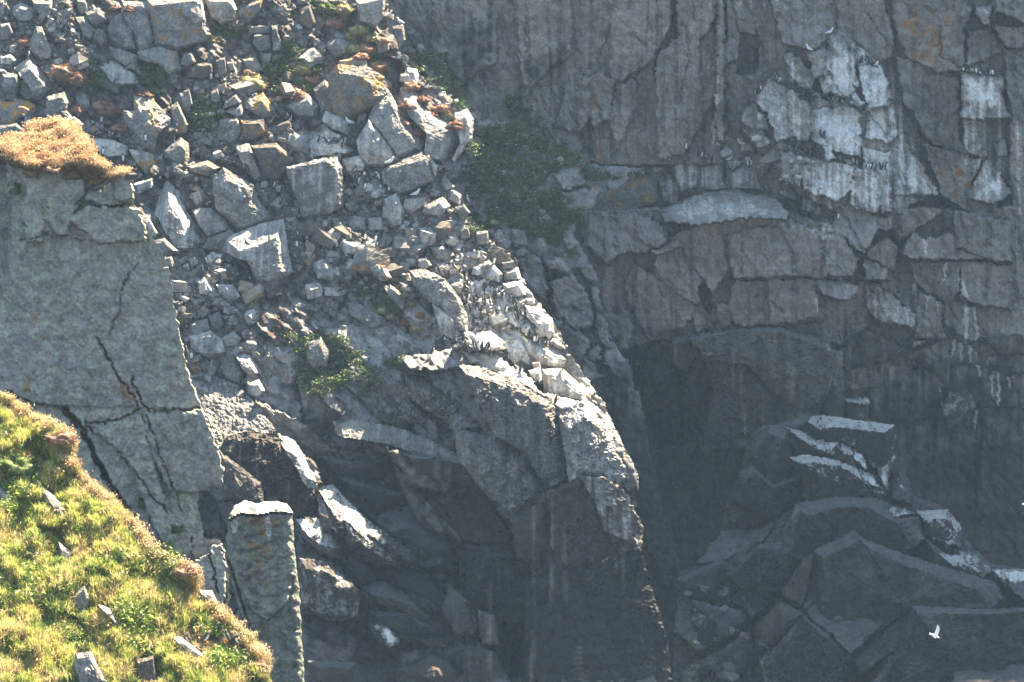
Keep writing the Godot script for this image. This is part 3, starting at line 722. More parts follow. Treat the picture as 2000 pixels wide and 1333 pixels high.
	for g in ["R1: 1080,560 1240,560 1380,640 1250,760 1080,840 1080,700", "R1: 1560,350 1700,230 1880,400 1780,520 1600,540", "R1: 1640,180 1760,330 1560,470 1500,420", "R1: 500,330 620,420 560,560 440,470", "R1: 1200,130 1420,160 1400,230 1220,210", "R1: 1820,0 1985,30 1985,130 1850,100", "R2: 300,0 560,60 560,150 380,110", "R2: 560,120 700,200 720,400 640,330 560,260", "R5: 1160,820 1340,900 1320,1060 1280,980", "R5: 1280,900 1500,1000 1580,1180 1420,1260 1240,1180", "R6: 280,490 440,480 560,620 540,680 400,600", "R6: 20,700 180,760 330,900 230,1060 90,1060 0,950", "R6: 290,930 420,960 440,1060 330,1100", "R6: 420,900 560,880 560,960 440,950", "R1: 860,330 1000,470 900,560 780,430", "R5: 900,560 1000,580 980,660 920,640", "R6: 900,60 1120,60 1160,140 900,170"]:
		r.paint("green", g, 0.8, 14.0)
		green_spots.append(g)
	for g in ["R1: 250,330 480,420 520,640 380,620 330,470", "R1: 1060,690 1260,830 1230,900 1080,900", "R1: 380,60 560,280 430,300 330,180", "R1: 540,560 760,600 720,800 560,700", "R5: 920,640 1220,700 1260,960 1000,980 960,740", "R5: 540,900 860,950 800,1050 560,1010", "R6: 120,380 420,430 700,500 640,560 300,560 60,480", "R6: 400,190 680,230 680,310 420,320", "R6: 640,860 780,900 780,960 660,950", "R6: 300,560 560,620 700,760 560,760 430,690", "R1: 1540,160 1660,260 1600,330", "R2: 110,630 300,700 240,790 130,700", "R6: 0,660 160,720 200,800 0,760", "P: 0,20 120,60 160,170 60,150", "P: 330,330 420,330 420,420 350,400"]:
		r.paint("soil", g, 0.85, 16.0)
	r.paint("soil", "P: -20,-60 740,-60 900,240 860,330 880,400 940,470 880,520 700,640 420,720 -20,720", 0.72, 40.0)
	for g in [["R6: 830,820 1050,845 1280,995 1390,1120 1385,1160 1250,1100 930,910", 1.0], ["R6: 900,500 1060,470 1180,560 1280,700 1300,960 1140,900 960,830 900,760", 0.85], ["Q2: 20,130 60,80 170,90 330,200 345,290 200,300 60,300", 0.22], ["Q2: 520,520 560,520 640,600 830,740 945,830 780,770 600,660", 0.6], ["Q2: 360,330 430,380 540,460 545,520 480,540", 0.5],
			["R5: 430,320 760,480 960,620 760,640 500,560", 0.4], ["R1: 1640,740 1985,740 1985,920 1660,900", 0.6], ["R2: 500,1010 720,1010 760,1150 520,1200", 0.5], ["R6: 1360,1140 1640,1130 1700,1230 1800,1333 1400,1240", 0.85], ["R5: 780,210 1200,100 1220,400 800,340", 0.5], ["Q3: 560,180 800,225 870,330 700,330 620,240", 0.7], ["Q2: 745,1090 800,1090 870,1150 830,1200", 0.9], ["R6: 0,230 260,240 420,420 200,440 0,400", 0.35]]:
		r.paint("guano", g[0], g[1], 10.0)
	for g in ["Q3: 70,500 150,490 260,510 330,580 420,690 400,790 210,750 110,690", "Q3: 400,600 560,550 550,640"]:
		r.paint("algae", g, 0.8, 8.0)
	for g in ["Q3: 720,330 800,330 780,400 720,390", "Q3: 180,980 270,1040 340,1080 330,1180 230,1150", "Q3: 340,800 440,900 400,1100 340,1000", "Q2: 880,1210 1010,1230 1000,1333 900,1333"]:
		r.paint("rust", g, 0.6, 12.0)
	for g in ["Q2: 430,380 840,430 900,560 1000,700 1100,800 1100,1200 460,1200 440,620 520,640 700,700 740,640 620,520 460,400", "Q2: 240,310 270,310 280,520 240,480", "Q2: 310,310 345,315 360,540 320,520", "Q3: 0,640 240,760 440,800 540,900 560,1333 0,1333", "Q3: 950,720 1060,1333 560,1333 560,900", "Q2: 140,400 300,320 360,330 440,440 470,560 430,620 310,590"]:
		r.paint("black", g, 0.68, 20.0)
	r.paint("soil", "P: 560,850 800,790 1000,780 1180,900 1260,1100 1310,1346 580,1346", 0.6, 60.0)
	r.pal = {"top_light_tint": 0.3, "a": Color(0.33, 0.31, 0.285), "b": Color(0.20, 0.185, 0.17), "streak": 0.4, "wet_y": 900.0, "wet": 0.62, "dark": Color(0.026, 0.020, 0.017)}
	r.rough = [0.35, 0.17, 0.035]
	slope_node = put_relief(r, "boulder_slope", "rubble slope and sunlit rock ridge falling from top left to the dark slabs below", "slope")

func buttress():
	var r := Relief.new(-12, 292, 492, 1346, 2.2, 0.0165, nB, 6.0)
	r.domain("P: -30,306 45,298 110,333 160,343 215,343 258,333 262,395 290,450 322,500 350,640 366,720 398,800 434,900 437,945 385,965 398,1050 430,1055 447,1110 450,1200 495,1360 -30,1360", 8.0, 0.0)
	r.base = func(x: float, y: float) -> float: return 100.0 + (y - 600.0) * 0.0165 * 0.12 + (x - 200.0) * 0.0165 * 0.10
	r.split = 0.07
	r.lay = 62.0
	r.facets(90, 2.0, 62, 0.05, 0.04, 1.5, 0.04, 43)
	r.slab("T: -60,570 30,590 60,800 110,1000 100,1333 60,1700 -60,2000", -0.8, 0.3, 0.0, 5.0, -0.2, true)
	for q in [["T: 210,760 400,680 600,700 640,800 760,800 800,900 760,1000 700,1100 620,1333 240,1333 200,1070 230,940", 0.25, 0.0, 0.05], ["T: 200,1070 310,1030 400,1090 420,1200 380,1400 240,1400", 0.5, 0.05, 0.1], ["T: 780,950 1060,840 1220,1000 1210,1030 960,1060 800,1010", 0.45, 0.05, 0.1], ["T: 1070,760 1225,750 1230,1000 1190,1010 1060,1000", 0.75, 0.1, 0.05],
			["T: 620,1180 800,1060 1070,1060 1280,1080 1350,1240 1360,1400 900,1400", 0.35, 0.02, 0.05], ["T: 850,680 930,650 1000,700 940,780 840,770", 0.8, 0.0, 0.3], ["P: 15,515 60,520 330,520 365,720 395,800 120,795 55,785 20,765", 0.08, 0.02, 0.0], ["P: 275,805 395,800 434,900 437,945 385,965 330,960 300,900", 0.42, 0.03, 0.02], ["P: 165,825 205,830 275,808 300,900 330,1000 360,1100 310,1060 250,900", 0.3, -0.03, 0.0],
			["P: 380,1095 432,1060 442,1110 435,1215 400,1180", 0.7, -0.1, 0.1], ["P: 440,1080 490,1120 520,1360 440,1360", 0.4, 0.1, 0.0]]:
		r.slab(q[0], q[1], q[2], q[3], 3.5, 0.12)
	r.slab("P: 40,787 125,799 160,842 222,962 262,1017 340,1112 200,1120 -30,870", -0.35, 0.0, 0.0, 3.0, 0.1, true)
	for c in [["P: 10,763 55,787 125,798", 2.9, 0.5], ["P: 125,798 160,837 190,902 225,962 262,1013", 9.0, 1.5], ["P: 190,660 232,740 262,775 272,800 205,830 165,823", 2.3, 0.4], ["P: 257,738 272,775 292,805 390,800", 2.4, 0.4], ["P: 165,825 230,880 270,930 300,975 330,1005", 2.3, 0.35], ["P: 285,810 310,880 340,960 355,1000", 2.0, 0.25], ["P: 272,517 254,532 239,568 230,616 218,634 215,658", 2.2, 0.2], ["P: 410,1080 418,1120 425,1160", 2.5, 0.5], ["P: 290,1010 340,1110", 2.2, 0.4], ["P: 372,1050 375,1100", 2.2, 0.4], ["T: 800,900 900,850", 2.2, 0.3], ["P: 40,470 100,455 160,470", 1.8, 0.2]]:
		r.crack(c[0], c[1], c[2])
	for g in ["P: 228,745 250,740 262,770 270,790 235,775", "T: 1060,730 1228,735 1228,800 1180,790 1100,800 1070,900", "T: 940,700 1060,740 1060,800 960,810", "P: 45,745 60,745 60,770 45,770", "P: 60,610 80,612 70,640", "P: 300,470 318,500 330,520 310,500"]:  # last strip paints the orange sunlit rim of the right edge
		r.paint("rust", g, 1.1, 4.0)
	for g in ["T: 120,800 200,850 190,960 120,940", "T: 690,1010 780,1000 770,1060 720,1080", "T: 960,1040 1200,1030 1210,1060 960,1070", "T: 400,1050 450,1050 440,1100", "T: 480,1080 520,1090 500,1130", "P: 270,970 285,975 285,1005 272,990", "P: 333,1025 358,1025 358,1045 335,1045", "P: 215,955 230,955 225,975", "T: 240,660 700,640 720,760 600,760 420,700"]:
		r.paint("green", g, 1.1, 3.0)
	r.pal = {"a": Color(0.43, 0.385, 0.35), "b": Color(0.32, 0.29, 0.265), "streak": 0.12, "lichen": Color(0.40, 0.415, 0.31), "lichen_k": 0.9}
	r.rough = [0.16, 0.09, 0.03]
	put_relief(r, "rock_buttress", "huge cracked slab of rock covered in grey green lichen at the left", "rock buttress")

func pillar():
	var r := Relief.new(428, 965, 612, 1346, 2.0, 0.016, nB, 3.0)
	r.domain("P: 446,1010 456,990 480,977 500,984 525,979 560,984 571,1000 575,1080 585,1160 589,1250 597,1370 520,1370 500,1280 478,1220 460,1165 443,1105 441,1060", 14.0, 0.35)
	r.base = func(x: float, y: float) -> float: return 96.0 + (y - 1100.0) * 0.016 * 0.15
	r.slab("P: 440,1000 456,985 480,972 500,980 525,975 565,980 575,1004 530,1000 505,1008 470,1004 446,1016", 0.55, 0.0, 2.2, 2.0, 0.0)
	r.slab("P: 445,1016 470,1006 505,1010 530,1002 575,1006 580,1100 560,1180 520,1215 490,1190 460,1130 441,1070", 0.75, 0.05, 0.02, 4.0, 0.1)
	r.slab("P: 520,1215 560,1180 580,1100 600,1360 540,1360", 0.6, 0.08, 0.0, 3.0, 0.1)
	r.crack("P: 445,1090 465,1150 480,1200 510,1280", 3.0, 0.3)
	r.paint("rust", "P: 480,1005 545,1005 545,1030 520,1030 490,1030", 0.9, 4.0)
	r.paint("rust", "P: 470,1030 540,1030 545,1130 510,1180 480,1120", 0.5, 20.0)
	r.paint("guano", "P: 436,980 480,966 575,972 580,1012 525,1008 500,1016 470,1012 440,1020", 0.5, 6.0)
	r.paint("guano", "P: 448,1008 470,1006 465,1040 450,1050", 0.8, 4.0)
	r.paint("guano", "P: 515,1005 530,1003 532,1070 520,1060", 0.6, 3.0)
	r.pal = {"a": Color(0.28, 0.265, 0.24), "b": Color(0.21, 0.195, 0.18), "streak": 0.1, "lichen": Color(0.27, 0.29, 0.20), "lichen_k": 0.95}
	r.rough = [0.14, 0.10, 0.035]
	put_relief(r, "rock_pillar", "free standing lichen covered rock pillar with a bright whitened top", "rock pillar", "thing")

func bank():
	var r := Relief.new(-12, 760, 540, 1346, 2.4, 0.014, nB, 6.0)
	r.domain("P: -30,758 5,768 40,790 65,805 100,820 140,848 150,868 145,890 165,930 225,975 280,1038 320,1090 372,1103 392,1125 390,1150 445,1200 490,1240 530,1292 524,1370 -30,1370", 9.0, 1.4)
	r.base = func(x: float, y: float) -> float: return 84.0 - (y - 1150.0) * 0.014 * 0.95 + (x - 250.0) * 0.014 * 0.35
	for q in [["P: -20,880 60,860 100,900 70,960 60,1060 -20,1100", -0.5, -0.3, 0.0], ["P: 60,1020 130,1040 140,1100 70,1110", -0.45, -0.2, 0.2], ["P: 60,1180 150,1200 200,1260 170,1333 100,1333", -0.4, 0.0, 0.3], ["P: 310,1180 345,1190 340,1250 320,1270", -0.35, 0.0, 0.0], ["P: 270,1280 310,1270 330,1340 270,1340", -0.5, 0.0, 0.0]]:
		r.slab(q[0], q[1], q[2], q[3], 20.0, -0.5, true)
	r.slab("P: 80,815 148,850 145,880 100,860", 0.5, 0.1, 0.5, 10.0, 0.3)
	r.slab("P: 330,1095 390,1115 385,1145 340,1125", 0.5, 0.1, 0.5, 8.0, 0.3)
	r.paint("soil", "P: 340,1230 480,1240 500,1290 400,1290", 0.7, 10.0)
	r.pal = {"a": Color(0.30, 0.25, 0.12), "b": Color(0.18, 0.18, 0.07), "streak": 0.0}
	r.rough = [0.55, 0.28, 0.08]
	put_relief(r, "grass_bank", "steep sunlit grassy bank in the bottom left corner", "grassy bank")
	var t := Relief.new(-12, 225, 226, 352, 2.0, 0.0165, nB, 4.0)
	t.domain("P: -30,282 40,256 60,246 110,238 150,246 156,262 176,288 186,305 182,312 214,330 205,343 150,336 100,338 50,334 -30,312", 8.0, 1.2)
	t.base = func(_x: float, y: float) -> float: return 99.4 - (y - 290.0) * 0.0165 * 1.4
	t.pal = {"a": Color(0.21, 0.13, 0.07), "b": Color(0.13, 0.08, 0.05), "streak": 0.0}
	t.paint("green", "P: 50,250 90,255 85,268 55,266", 0.9, 4.0)
	t.rough = [0.6, 0.42, 0.12]
	put_relief(t, "thrift_bank", "sunlit pinkish mat of thrift on top of the lichen covered buttress", "thrift bank")
	# rock behind everything, so that no light leaks through

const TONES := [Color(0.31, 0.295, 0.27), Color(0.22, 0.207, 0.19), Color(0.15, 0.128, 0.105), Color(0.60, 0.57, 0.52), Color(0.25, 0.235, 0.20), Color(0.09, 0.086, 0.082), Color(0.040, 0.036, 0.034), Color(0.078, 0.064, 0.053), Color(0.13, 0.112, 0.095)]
var busy := PackedByteArray()
var facet_up := 0.0    # how far the facet at hand faces the sky

# A boulder: its outline, a front face that is the outline drawn in towards a foot point by "inner", and worn facets leaning back from that face.
func boulder_shape(p: PackedVector2Array, inner: float, ax: float, ay: float, back: float, lean: float, tone: Color, look: String, sd: int, mm: float, mat: Material, proud := 9.0) -> ArrayMesh:
	var rg := RandomNumberGenerator.new()
	rg.seed = sd
	var n := p.size()
	var c := Vector2.ZERO
	var bb := Rect2(p[0], Vector2.ZERO)
	for q in p:
		c += q / n
		bb = bb.expand(q)
	var foot := c + Vector2(ax * bb.size.x, ay * bb.size.y) * 0.30
	var yb := bb.end.y
	var d0 := 0.0
	var wsum := 0.0
	for t in [Vector2(0.5, 0.85), Vector2(0.35, 0.7), Vector2(0.65, 0.7), Vector2(0.5, 0.5)]:
		d0 += ground_at(bb.position.x + bb.size.x * t.x, bb.position.y + bb.size.y * t.y)
		wsum += 1.0
	d0 = d0 / wsum
	var size := minf(bb.size.x, bb.size.y) * mm
	d0 -= minf(0.32 * size, proud) + (0.1 if mm > 0.02 else 0.08)
	if lean > 1.0: d0 -= 1.9
	var outer := []
	var inn := []
	for i in n:
		var v := p[i]
		var k := clampf(inner + rg.randf_range(-0.07, 0.07), 0.3, 0.97) if inner < 0.95 else inner
		var w := foot + (v - foot) * k
		var dw := d0 + (yb - w.y) * mm * lean + rg.randf_range(-0.04, 0.04) * size
		var gap := (v - w).length() * mm
		inn.append(Vector3(w.x, w.y, dw))
		outer.append(Vector3(v.x, v.y, dw + gap * back * rg.randf_range(0.8, 1.25) + 0.02))
	var fc := foot.lerp(c, 0.5)
	var mid := Vector3(fc.x, fc.y, d0 + (yb - fc.y) * mm * lean - size * rg.randf_range(0.02, 0.14))
	var tris := []
	var backc := Vector3(c.x, c.y, d0 + size * 1.1 + (yb - c.y) * mm * 0.3)
	for i in n:
		var j := (i + 1) % n
		tris.append([mid, inn[i], inn[j]])
		tris.append([inn[i], outer[i], outer[j]])
		tris.append([inn[i], outer[j], inn[j]])
		var bi := Vector3(lerpf(outer[i].x, c.x, 0.25), lerpf(outer[i].y, c.y, 0.2), outer[i].z + size * 0.6)
		var bj := Vector3(lerpf(outer[j].x, c.x, 0.25), lerpf(outer[j].y, c.y, 0.2), outer[j].z + size * 0.6)
		tris.append([outer[i], bi, bj])
		tris.append([outer[i], bj, outer[j]])
		tris.append([bi, backc, bj])
	var area := 0.0
	for i in n: area += p[i].cross(p[(i + 1) % n])
	var edge := maxf(bb.size.x, bb.size.y) * 0.55
	var lv := clampi(int(ceil(log(edge / (7.0 if proud > 1.0 else 5.0)) / log(2.0))), 1, 5)
	var vs := PackedVector3Array()
	var ns := PackedVector3Array()
	var cs := PackedColorArray()
	var amp := clampf(size * 0.05, 0.02, 0.10 if proud > 1.0 else 0.20)
	for ti in tris.size():
		var t: Array = tris[ti]
		var l := lv if ti % 6 < 3 else mini(lv, 1)
		var e := 1 << l
		var a: Vector3 = t[0]
		var b: Vector3 = t[1]
		var cc: Vector3 = t[2]
		if area < 0.0:
			var sw := b; b = cc; cc = sw
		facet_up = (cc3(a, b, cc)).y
		var grid := []
		for u in e + 1:
			for v in e + 1 - u:
				var q := a + (b - a) * (float(u) / e) + (cc - a) * (float(v) / e)
				var s := q.x * 0.9 + sd
				var dx := (1.3 if proud > 1.0 else 2.6) * nB.get_noise_2d(s * 3.0, q.y * 3.0)
				var dy := (1.3 if proud > 1.0 else 2.6) * nB.get_noise_2d(s * 3.0 + 400.0, q.y * 3.0)
				q.z += amp * (1.5 * nB.get_noise_3d(s, q.y, q.z * 6.0) + 0.7 * nC.get_noise_3d(s, q.y, q.z * 6.0))
				grid.append(at(q.x + dx, q.y + dy, q.z))
				if ti % 6 < 3:
					var zi := clampi(int(q.y / 4.0), 0, ZH - 1) * ZW + clampi(int(q.x / 4.0), 0, ZW - 1)
					if q.z < zb[zi]: zb[zi] = q.z
					busy[zi] = 1
		var row := func(u: int, v: int) -> int: return u * (e + 1) - u * (u - 1) / 2 + v
		for u in e:
			for v in e - u:
				tri_out(vs, ns, cs, grid[row.call(u, v)], grid[row.call(u + 1, v)], grid[row.call(u, v + 1)], tone, look)
				if u + v < e - 1:
					tri_out(vs, ns, cs, grid[row.call(u + 1, v)], grid[row.call(u + 1, v + 1)], grid[row.call(u, v + 1)], tone, look)
	var arr := []
	arr.resize(Mesh.ARRAY_MAX)
	arr[Mesh.ARRAY_VERTEX] = vs; arr[Mesh.ARRAY_NORMAL] = ns; arr[Mesh.ARRAY_COLOR] = cs
	var me := ArrayMesh.new()
	me.add_surface_from_arrays(Mesh.PRIMITIVE_TRIANGLES, arr)
	me.surface_set_material(0, mat)
	return me

func cc3(a: Vector3, b: Vector3, c: Vector3) -> Vector3:
	var o := at(a.x, a.y, a.z)
	return (at(c.x, c.y, c.z) - o).cross(at(b.x, b.y, b.z) - o).normalized()

func tri_out(vs: PackedVector3Array, ns: PackedVector3Array, cs: PackedColorArray, a: Vector3, b: Vector3, c: Vector3, tone: Color, look: String):
	var nn := (c - a).cross(b - a).normalized()
	for q in [a, b, c]:
		vs.append(q)
		ns.append(nn)
		cs.append(rock_tint(q, nn, tone, look))

func rock_tint(q: Vector3, nn: Vector3, tone: Color, look: String) -> Color:
	var px := q.x * 40.0
	var py := q.y * 40.0 + q.z * 13.0
	var n2 := nB.get_noise_2d(px, py)
	var n3 := nC.get_noise_2d(px, py)
	var n1 := nA.get_noise_2d(px * 1.7, py * 1.7)
	var k := 1.0 + 0.25 * n2 + 0.25 * n3 + 0.2 * n1
	var c := Color(tone.r * k, tone.g * k, tone.b * k * (1.0 - 0.08 * n1))
	if look.contains("g"):
		var s := nS.get_noise_2d(px * 4.0, py * 0.3)
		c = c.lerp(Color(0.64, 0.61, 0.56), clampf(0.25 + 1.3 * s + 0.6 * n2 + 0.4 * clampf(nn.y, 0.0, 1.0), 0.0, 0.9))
	if look.contains("h"):
		var s := nS.get_noise_2d(px * 4.0, py * 0.3)
		c = c.lerp(Color(0.60, 0.57, 0.52), clampf(1.4 * s + 0.7 * n2 - 0.05 + 0.3 * clampf(nn.y, 0.0, 1.0), 0.0, 0.75))
	if look.contains("s"):
		var s := nS.get_noise_2d(px * 2.2, py * 0.16)
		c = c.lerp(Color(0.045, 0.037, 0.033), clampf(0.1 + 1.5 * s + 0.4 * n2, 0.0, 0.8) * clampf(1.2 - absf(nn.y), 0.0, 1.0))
		c = c.lerp(Color(0.34, 0.28, 0.21), clampf(-1.5 * s - 0.45, 0.0, 0.5))
	if look.contains("d"):  # up-facing facets coloured greyer and paler, as painted sky light
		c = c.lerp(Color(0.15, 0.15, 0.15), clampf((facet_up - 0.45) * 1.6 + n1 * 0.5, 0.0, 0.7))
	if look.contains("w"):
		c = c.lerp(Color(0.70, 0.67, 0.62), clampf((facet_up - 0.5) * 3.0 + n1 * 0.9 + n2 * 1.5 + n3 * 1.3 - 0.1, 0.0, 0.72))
	if look.contains("o"):
		c = c.lerp(Color(0.42, 0.22, 0.05), clampf((n2 * 1.5 + n1 - 0.35) * 3.0, 0.0, 0.8))
	if look.contains("O"):
		c = c.lerp(Color(0.62, 0.27, 0.03), clampf((n2 * 1.2 + n3 * 0.6 + nn.y * 0.9 - 0.1) * 2.0, 0.0, 0.92))
	if look.contains("l"):
		c = c.lerp(Color(0.27, 0.29, 0.21), clampf(0.5 + n3 * 1.5 + n2, 0.0, 0.85))
	if look.contains("m"):
		c = c.lerp(Color(0.42, 0.41, 0.37), clampf((n2 * 1.3 + n3 - 0.1) * 1.6, 0.0, 0.6))
	return c

func boulder(spec: String, inner: float, ax: float, ay: float, tone: int, look: String, label: String, back := 1.5, lean := -0.08, mm := 0.0248):
	var p := outline(spec)
	var me := boulder_shape(p, inner, ax, ay, back, lean, TONES[tone], look, int(p[0].x * 7 + p[0].y * 13), mm, M.rock)
	var o := MeshInstance3D.new()
	o.mesh = me
	o.name = numbered("boulder")
	add_child(o, true)
	tag(o, label, "boulder", "boulders of the cliff")

# a slab of the living rock: a part of the ground it belongs to
func piece(parent: Node3D, spec: String, inner: float, ax: float, ay: float, tone: int, look: String, back: float, lean: float, mm: float):
	var p := outline(spec)
	var me := boulder_shape(p, inner, ax, ay, back, lean, TONES[tone], look, int(p[0].x * 7 + p[0].y * 13), mm, M.rock, 0.55)
	var o := MeshInstance3D.new()
	o.mesh = me
	o.name = "rock_slab"
	parent.add_child(o, true)

func bedrock():
	var m := 0.0245
	for q in [["V: 48,150 95,138 160,163 200,205 252,272 240,287 180,277 130,292 110,322 70,240", 0.9, 0.0, 0.4, 1, "m", 1.2, 1.35], ["V: 392,252 430,243 560,268 655,308 732,350 748,368 690,358 600,332 480,292 402,286", 0.88, 0.0, 0.4, 4, "m", 1.2, 1.4], ["V: 110,320 130,290 180,275 252,283 300,330 345,405 350,440 310,478 265,452 215,402", 0.84, -0.3, 0.3, 7, "s", 1.4, 0.0], ["V: 110,322 215,402 222,452 160,447 122,402", 0.85, -0.2, 0.4, 8, "s", 1.2, 0.1],
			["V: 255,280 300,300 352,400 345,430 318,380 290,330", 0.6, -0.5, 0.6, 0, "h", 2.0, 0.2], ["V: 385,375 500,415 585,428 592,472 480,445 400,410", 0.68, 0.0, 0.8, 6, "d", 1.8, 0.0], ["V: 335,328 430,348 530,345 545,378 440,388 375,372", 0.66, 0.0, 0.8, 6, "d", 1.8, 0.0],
			["V: 590,342 690,352 748,366 765,432 690,402 600,382", 0.86, 0.0, -0.2, 6, "s", 1.0, -0.3], ["V: 490,490 580,458 700,560 742,600 700,614 560,562", 0.62, -0.2, 0.8, 6, "d", 2.0, 0.1], ["V: 300,493 360,490 430,558 428,602 370,572 305,532", 0.5, -0.1, 0.9, 8, "w", 2.2, 0.0], ["V: 350,412 392,408 470,488 602,588 612,618 570,628 500,592 420,545 358,482", 0.52, -0.15, 0.9, 7, "w", 2.2, 0.0],
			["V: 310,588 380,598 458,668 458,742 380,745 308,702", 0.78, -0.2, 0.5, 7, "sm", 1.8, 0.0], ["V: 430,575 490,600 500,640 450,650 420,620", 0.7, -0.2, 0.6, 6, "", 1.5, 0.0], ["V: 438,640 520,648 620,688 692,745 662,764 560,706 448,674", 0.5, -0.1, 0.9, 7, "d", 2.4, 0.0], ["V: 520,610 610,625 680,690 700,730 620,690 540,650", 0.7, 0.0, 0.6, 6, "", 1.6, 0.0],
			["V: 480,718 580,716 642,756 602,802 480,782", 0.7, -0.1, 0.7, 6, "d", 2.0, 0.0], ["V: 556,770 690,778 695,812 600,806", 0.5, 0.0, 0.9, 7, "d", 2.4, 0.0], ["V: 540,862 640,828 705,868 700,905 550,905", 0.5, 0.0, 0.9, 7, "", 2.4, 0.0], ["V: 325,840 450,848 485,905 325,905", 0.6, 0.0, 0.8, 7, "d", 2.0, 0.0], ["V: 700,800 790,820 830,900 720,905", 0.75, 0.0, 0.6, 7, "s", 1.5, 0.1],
			["V: 568,130 622,148 722,170 782,240 784,288 700,272 620,222 578,192", 0.72, -0.2, 0.6, 8, "m", 1.8, 0.0], ["V: 470,170 560,165 640,232 690,270 600,262 500,225", 0.66, -0.1, 0.7, 8, "m", 1.8, 0.2], ["V: 690,268 792,288 872,330 912,400 917,442 842,494 762,424 700,342", 0.76, -0.2, 0.5, 1, "ms", 1.8, 0.0], ["V: 780,240 840,250 880,330 800,292", 0.7, -0.2, 0.6, 8, "m", 1.8, 0.1],
			["V: 700,108 770,118 850,150 932,200 962,260 972,330 977,402 920,418 872,332 792,287 752,200", 0.84, -0.3, 0.4, 1, "s", 2.0, 0.0], ["V: 945,225 1010,203 1076,238 1107,300 1147,380 1149,412 1120,432 1080,392 1000,382 975,404 963,312", 0.72, -0.35, 0.5, 0, "h", 1.7, 0.05],
			["V: 930,432 1000,385 1050,440 1062,522 1102,602 1000,642 930,562", 0.93, -0.2, 0.3, 7, "s", 1.0, 0.08], ["V: 1000,385 1080,390 1125,435 1160,512 1156,562 1062,522 1040,450", 0.92, -0.3, 0.3, 8, "sh", 1.0, 0.1], ["V: 868,640 940,610 1000,632 1070,590 1152,560 1172,640 1212,762 1235,915 868,915", 0.995, -0.2, 0.2, 6, "s", 1.0, 0.12], ["V: 830,492 912,448 932,562 890,602 848,592", 0.86, -0.1, 0.4, 7, "s", 1.2, 0.0],
			["V: 718,568 840,578 902,642 902,762 800,742 728,682", 0.88, -0.1, 0.3, 6, "s", 1.4, 0.0], ["V: 680,658 722,690 742,762 702,792 660,722", 0.8, -0.2, 0.4, 8, "s", 1.4, 0.05], ["V: 750,718 792,730 805,805 760,805", 0.8, -0.2, 0.4, 8, "s", 1.4, 0.0], ["V: 800,745 900,765 880,900 790,870", 0.88, 0.0, 0.3, 6, "s", 1.2, 0.0]]:
		piece(slope_node, q[0], q[1], q[2], q[3], q[4], q[5], q[6], q[7], m)
	m = 0.0255
	for q in [["Q4: 840,150 930,140 1255,185 1270,300 1230,390 1140,300 1000,250 880,240", 0.72, 0.0, 0.9, 6, "w", 2.6, -0.1], ["Q4: 765,195 830,208 900,252 1010,242 1110,305 1150,400 1090,370 1000,300 890,300 800,260", 0.6, 0.0, 0.95, 6, "w", 2.6, -0.1], ["Q4: 785,330 850,314 1000,344 1060,368 1150,404 1205,490 1190,520 850,535 840,420", 0.76, 0.0, 0.95, 6, "w", 2.6, -0.1],
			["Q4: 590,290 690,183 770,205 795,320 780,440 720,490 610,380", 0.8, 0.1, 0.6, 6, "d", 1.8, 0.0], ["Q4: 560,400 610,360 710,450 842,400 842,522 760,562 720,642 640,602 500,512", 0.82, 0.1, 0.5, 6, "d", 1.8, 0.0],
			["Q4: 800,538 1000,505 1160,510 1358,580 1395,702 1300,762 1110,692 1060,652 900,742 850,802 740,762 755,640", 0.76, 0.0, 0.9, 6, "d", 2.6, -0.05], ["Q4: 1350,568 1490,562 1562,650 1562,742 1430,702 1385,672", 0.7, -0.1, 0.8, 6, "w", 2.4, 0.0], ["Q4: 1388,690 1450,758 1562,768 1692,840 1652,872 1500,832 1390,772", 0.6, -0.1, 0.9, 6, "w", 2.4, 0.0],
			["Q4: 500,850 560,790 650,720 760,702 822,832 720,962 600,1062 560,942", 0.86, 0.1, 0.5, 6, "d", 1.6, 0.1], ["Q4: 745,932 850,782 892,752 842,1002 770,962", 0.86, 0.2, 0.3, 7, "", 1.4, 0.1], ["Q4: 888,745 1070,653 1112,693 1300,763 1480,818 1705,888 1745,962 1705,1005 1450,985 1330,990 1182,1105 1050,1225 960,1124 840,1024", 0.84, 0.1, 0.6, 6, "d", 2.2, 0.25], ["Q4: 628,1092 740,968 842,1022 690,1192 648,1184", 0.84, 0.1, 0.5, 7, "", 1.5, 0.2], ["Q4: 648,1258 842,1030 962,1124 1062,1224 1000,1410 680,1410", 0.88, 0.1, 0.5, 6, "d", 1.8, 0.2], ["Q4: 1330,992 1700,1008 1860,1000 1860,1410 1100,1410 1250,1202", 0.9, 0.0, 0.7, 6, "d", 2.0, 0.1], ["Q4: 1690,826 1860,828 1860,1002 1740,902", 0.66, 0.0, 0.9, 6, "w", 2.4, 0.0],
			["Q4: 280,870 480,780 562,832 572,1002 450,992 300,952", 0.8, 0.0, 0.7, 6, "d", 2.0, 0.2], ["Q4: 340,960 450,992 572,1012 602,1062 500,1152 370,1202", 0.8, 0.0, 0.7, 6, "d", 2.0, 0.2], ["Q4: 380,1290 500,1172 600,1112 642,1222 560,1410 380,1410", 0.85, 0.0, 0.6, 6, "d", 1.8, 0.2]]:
		piece(mound_node, q[0], q[1], q[2], q[3], q[4], q[5], q[6], q[7], m)
	m = 0.0275
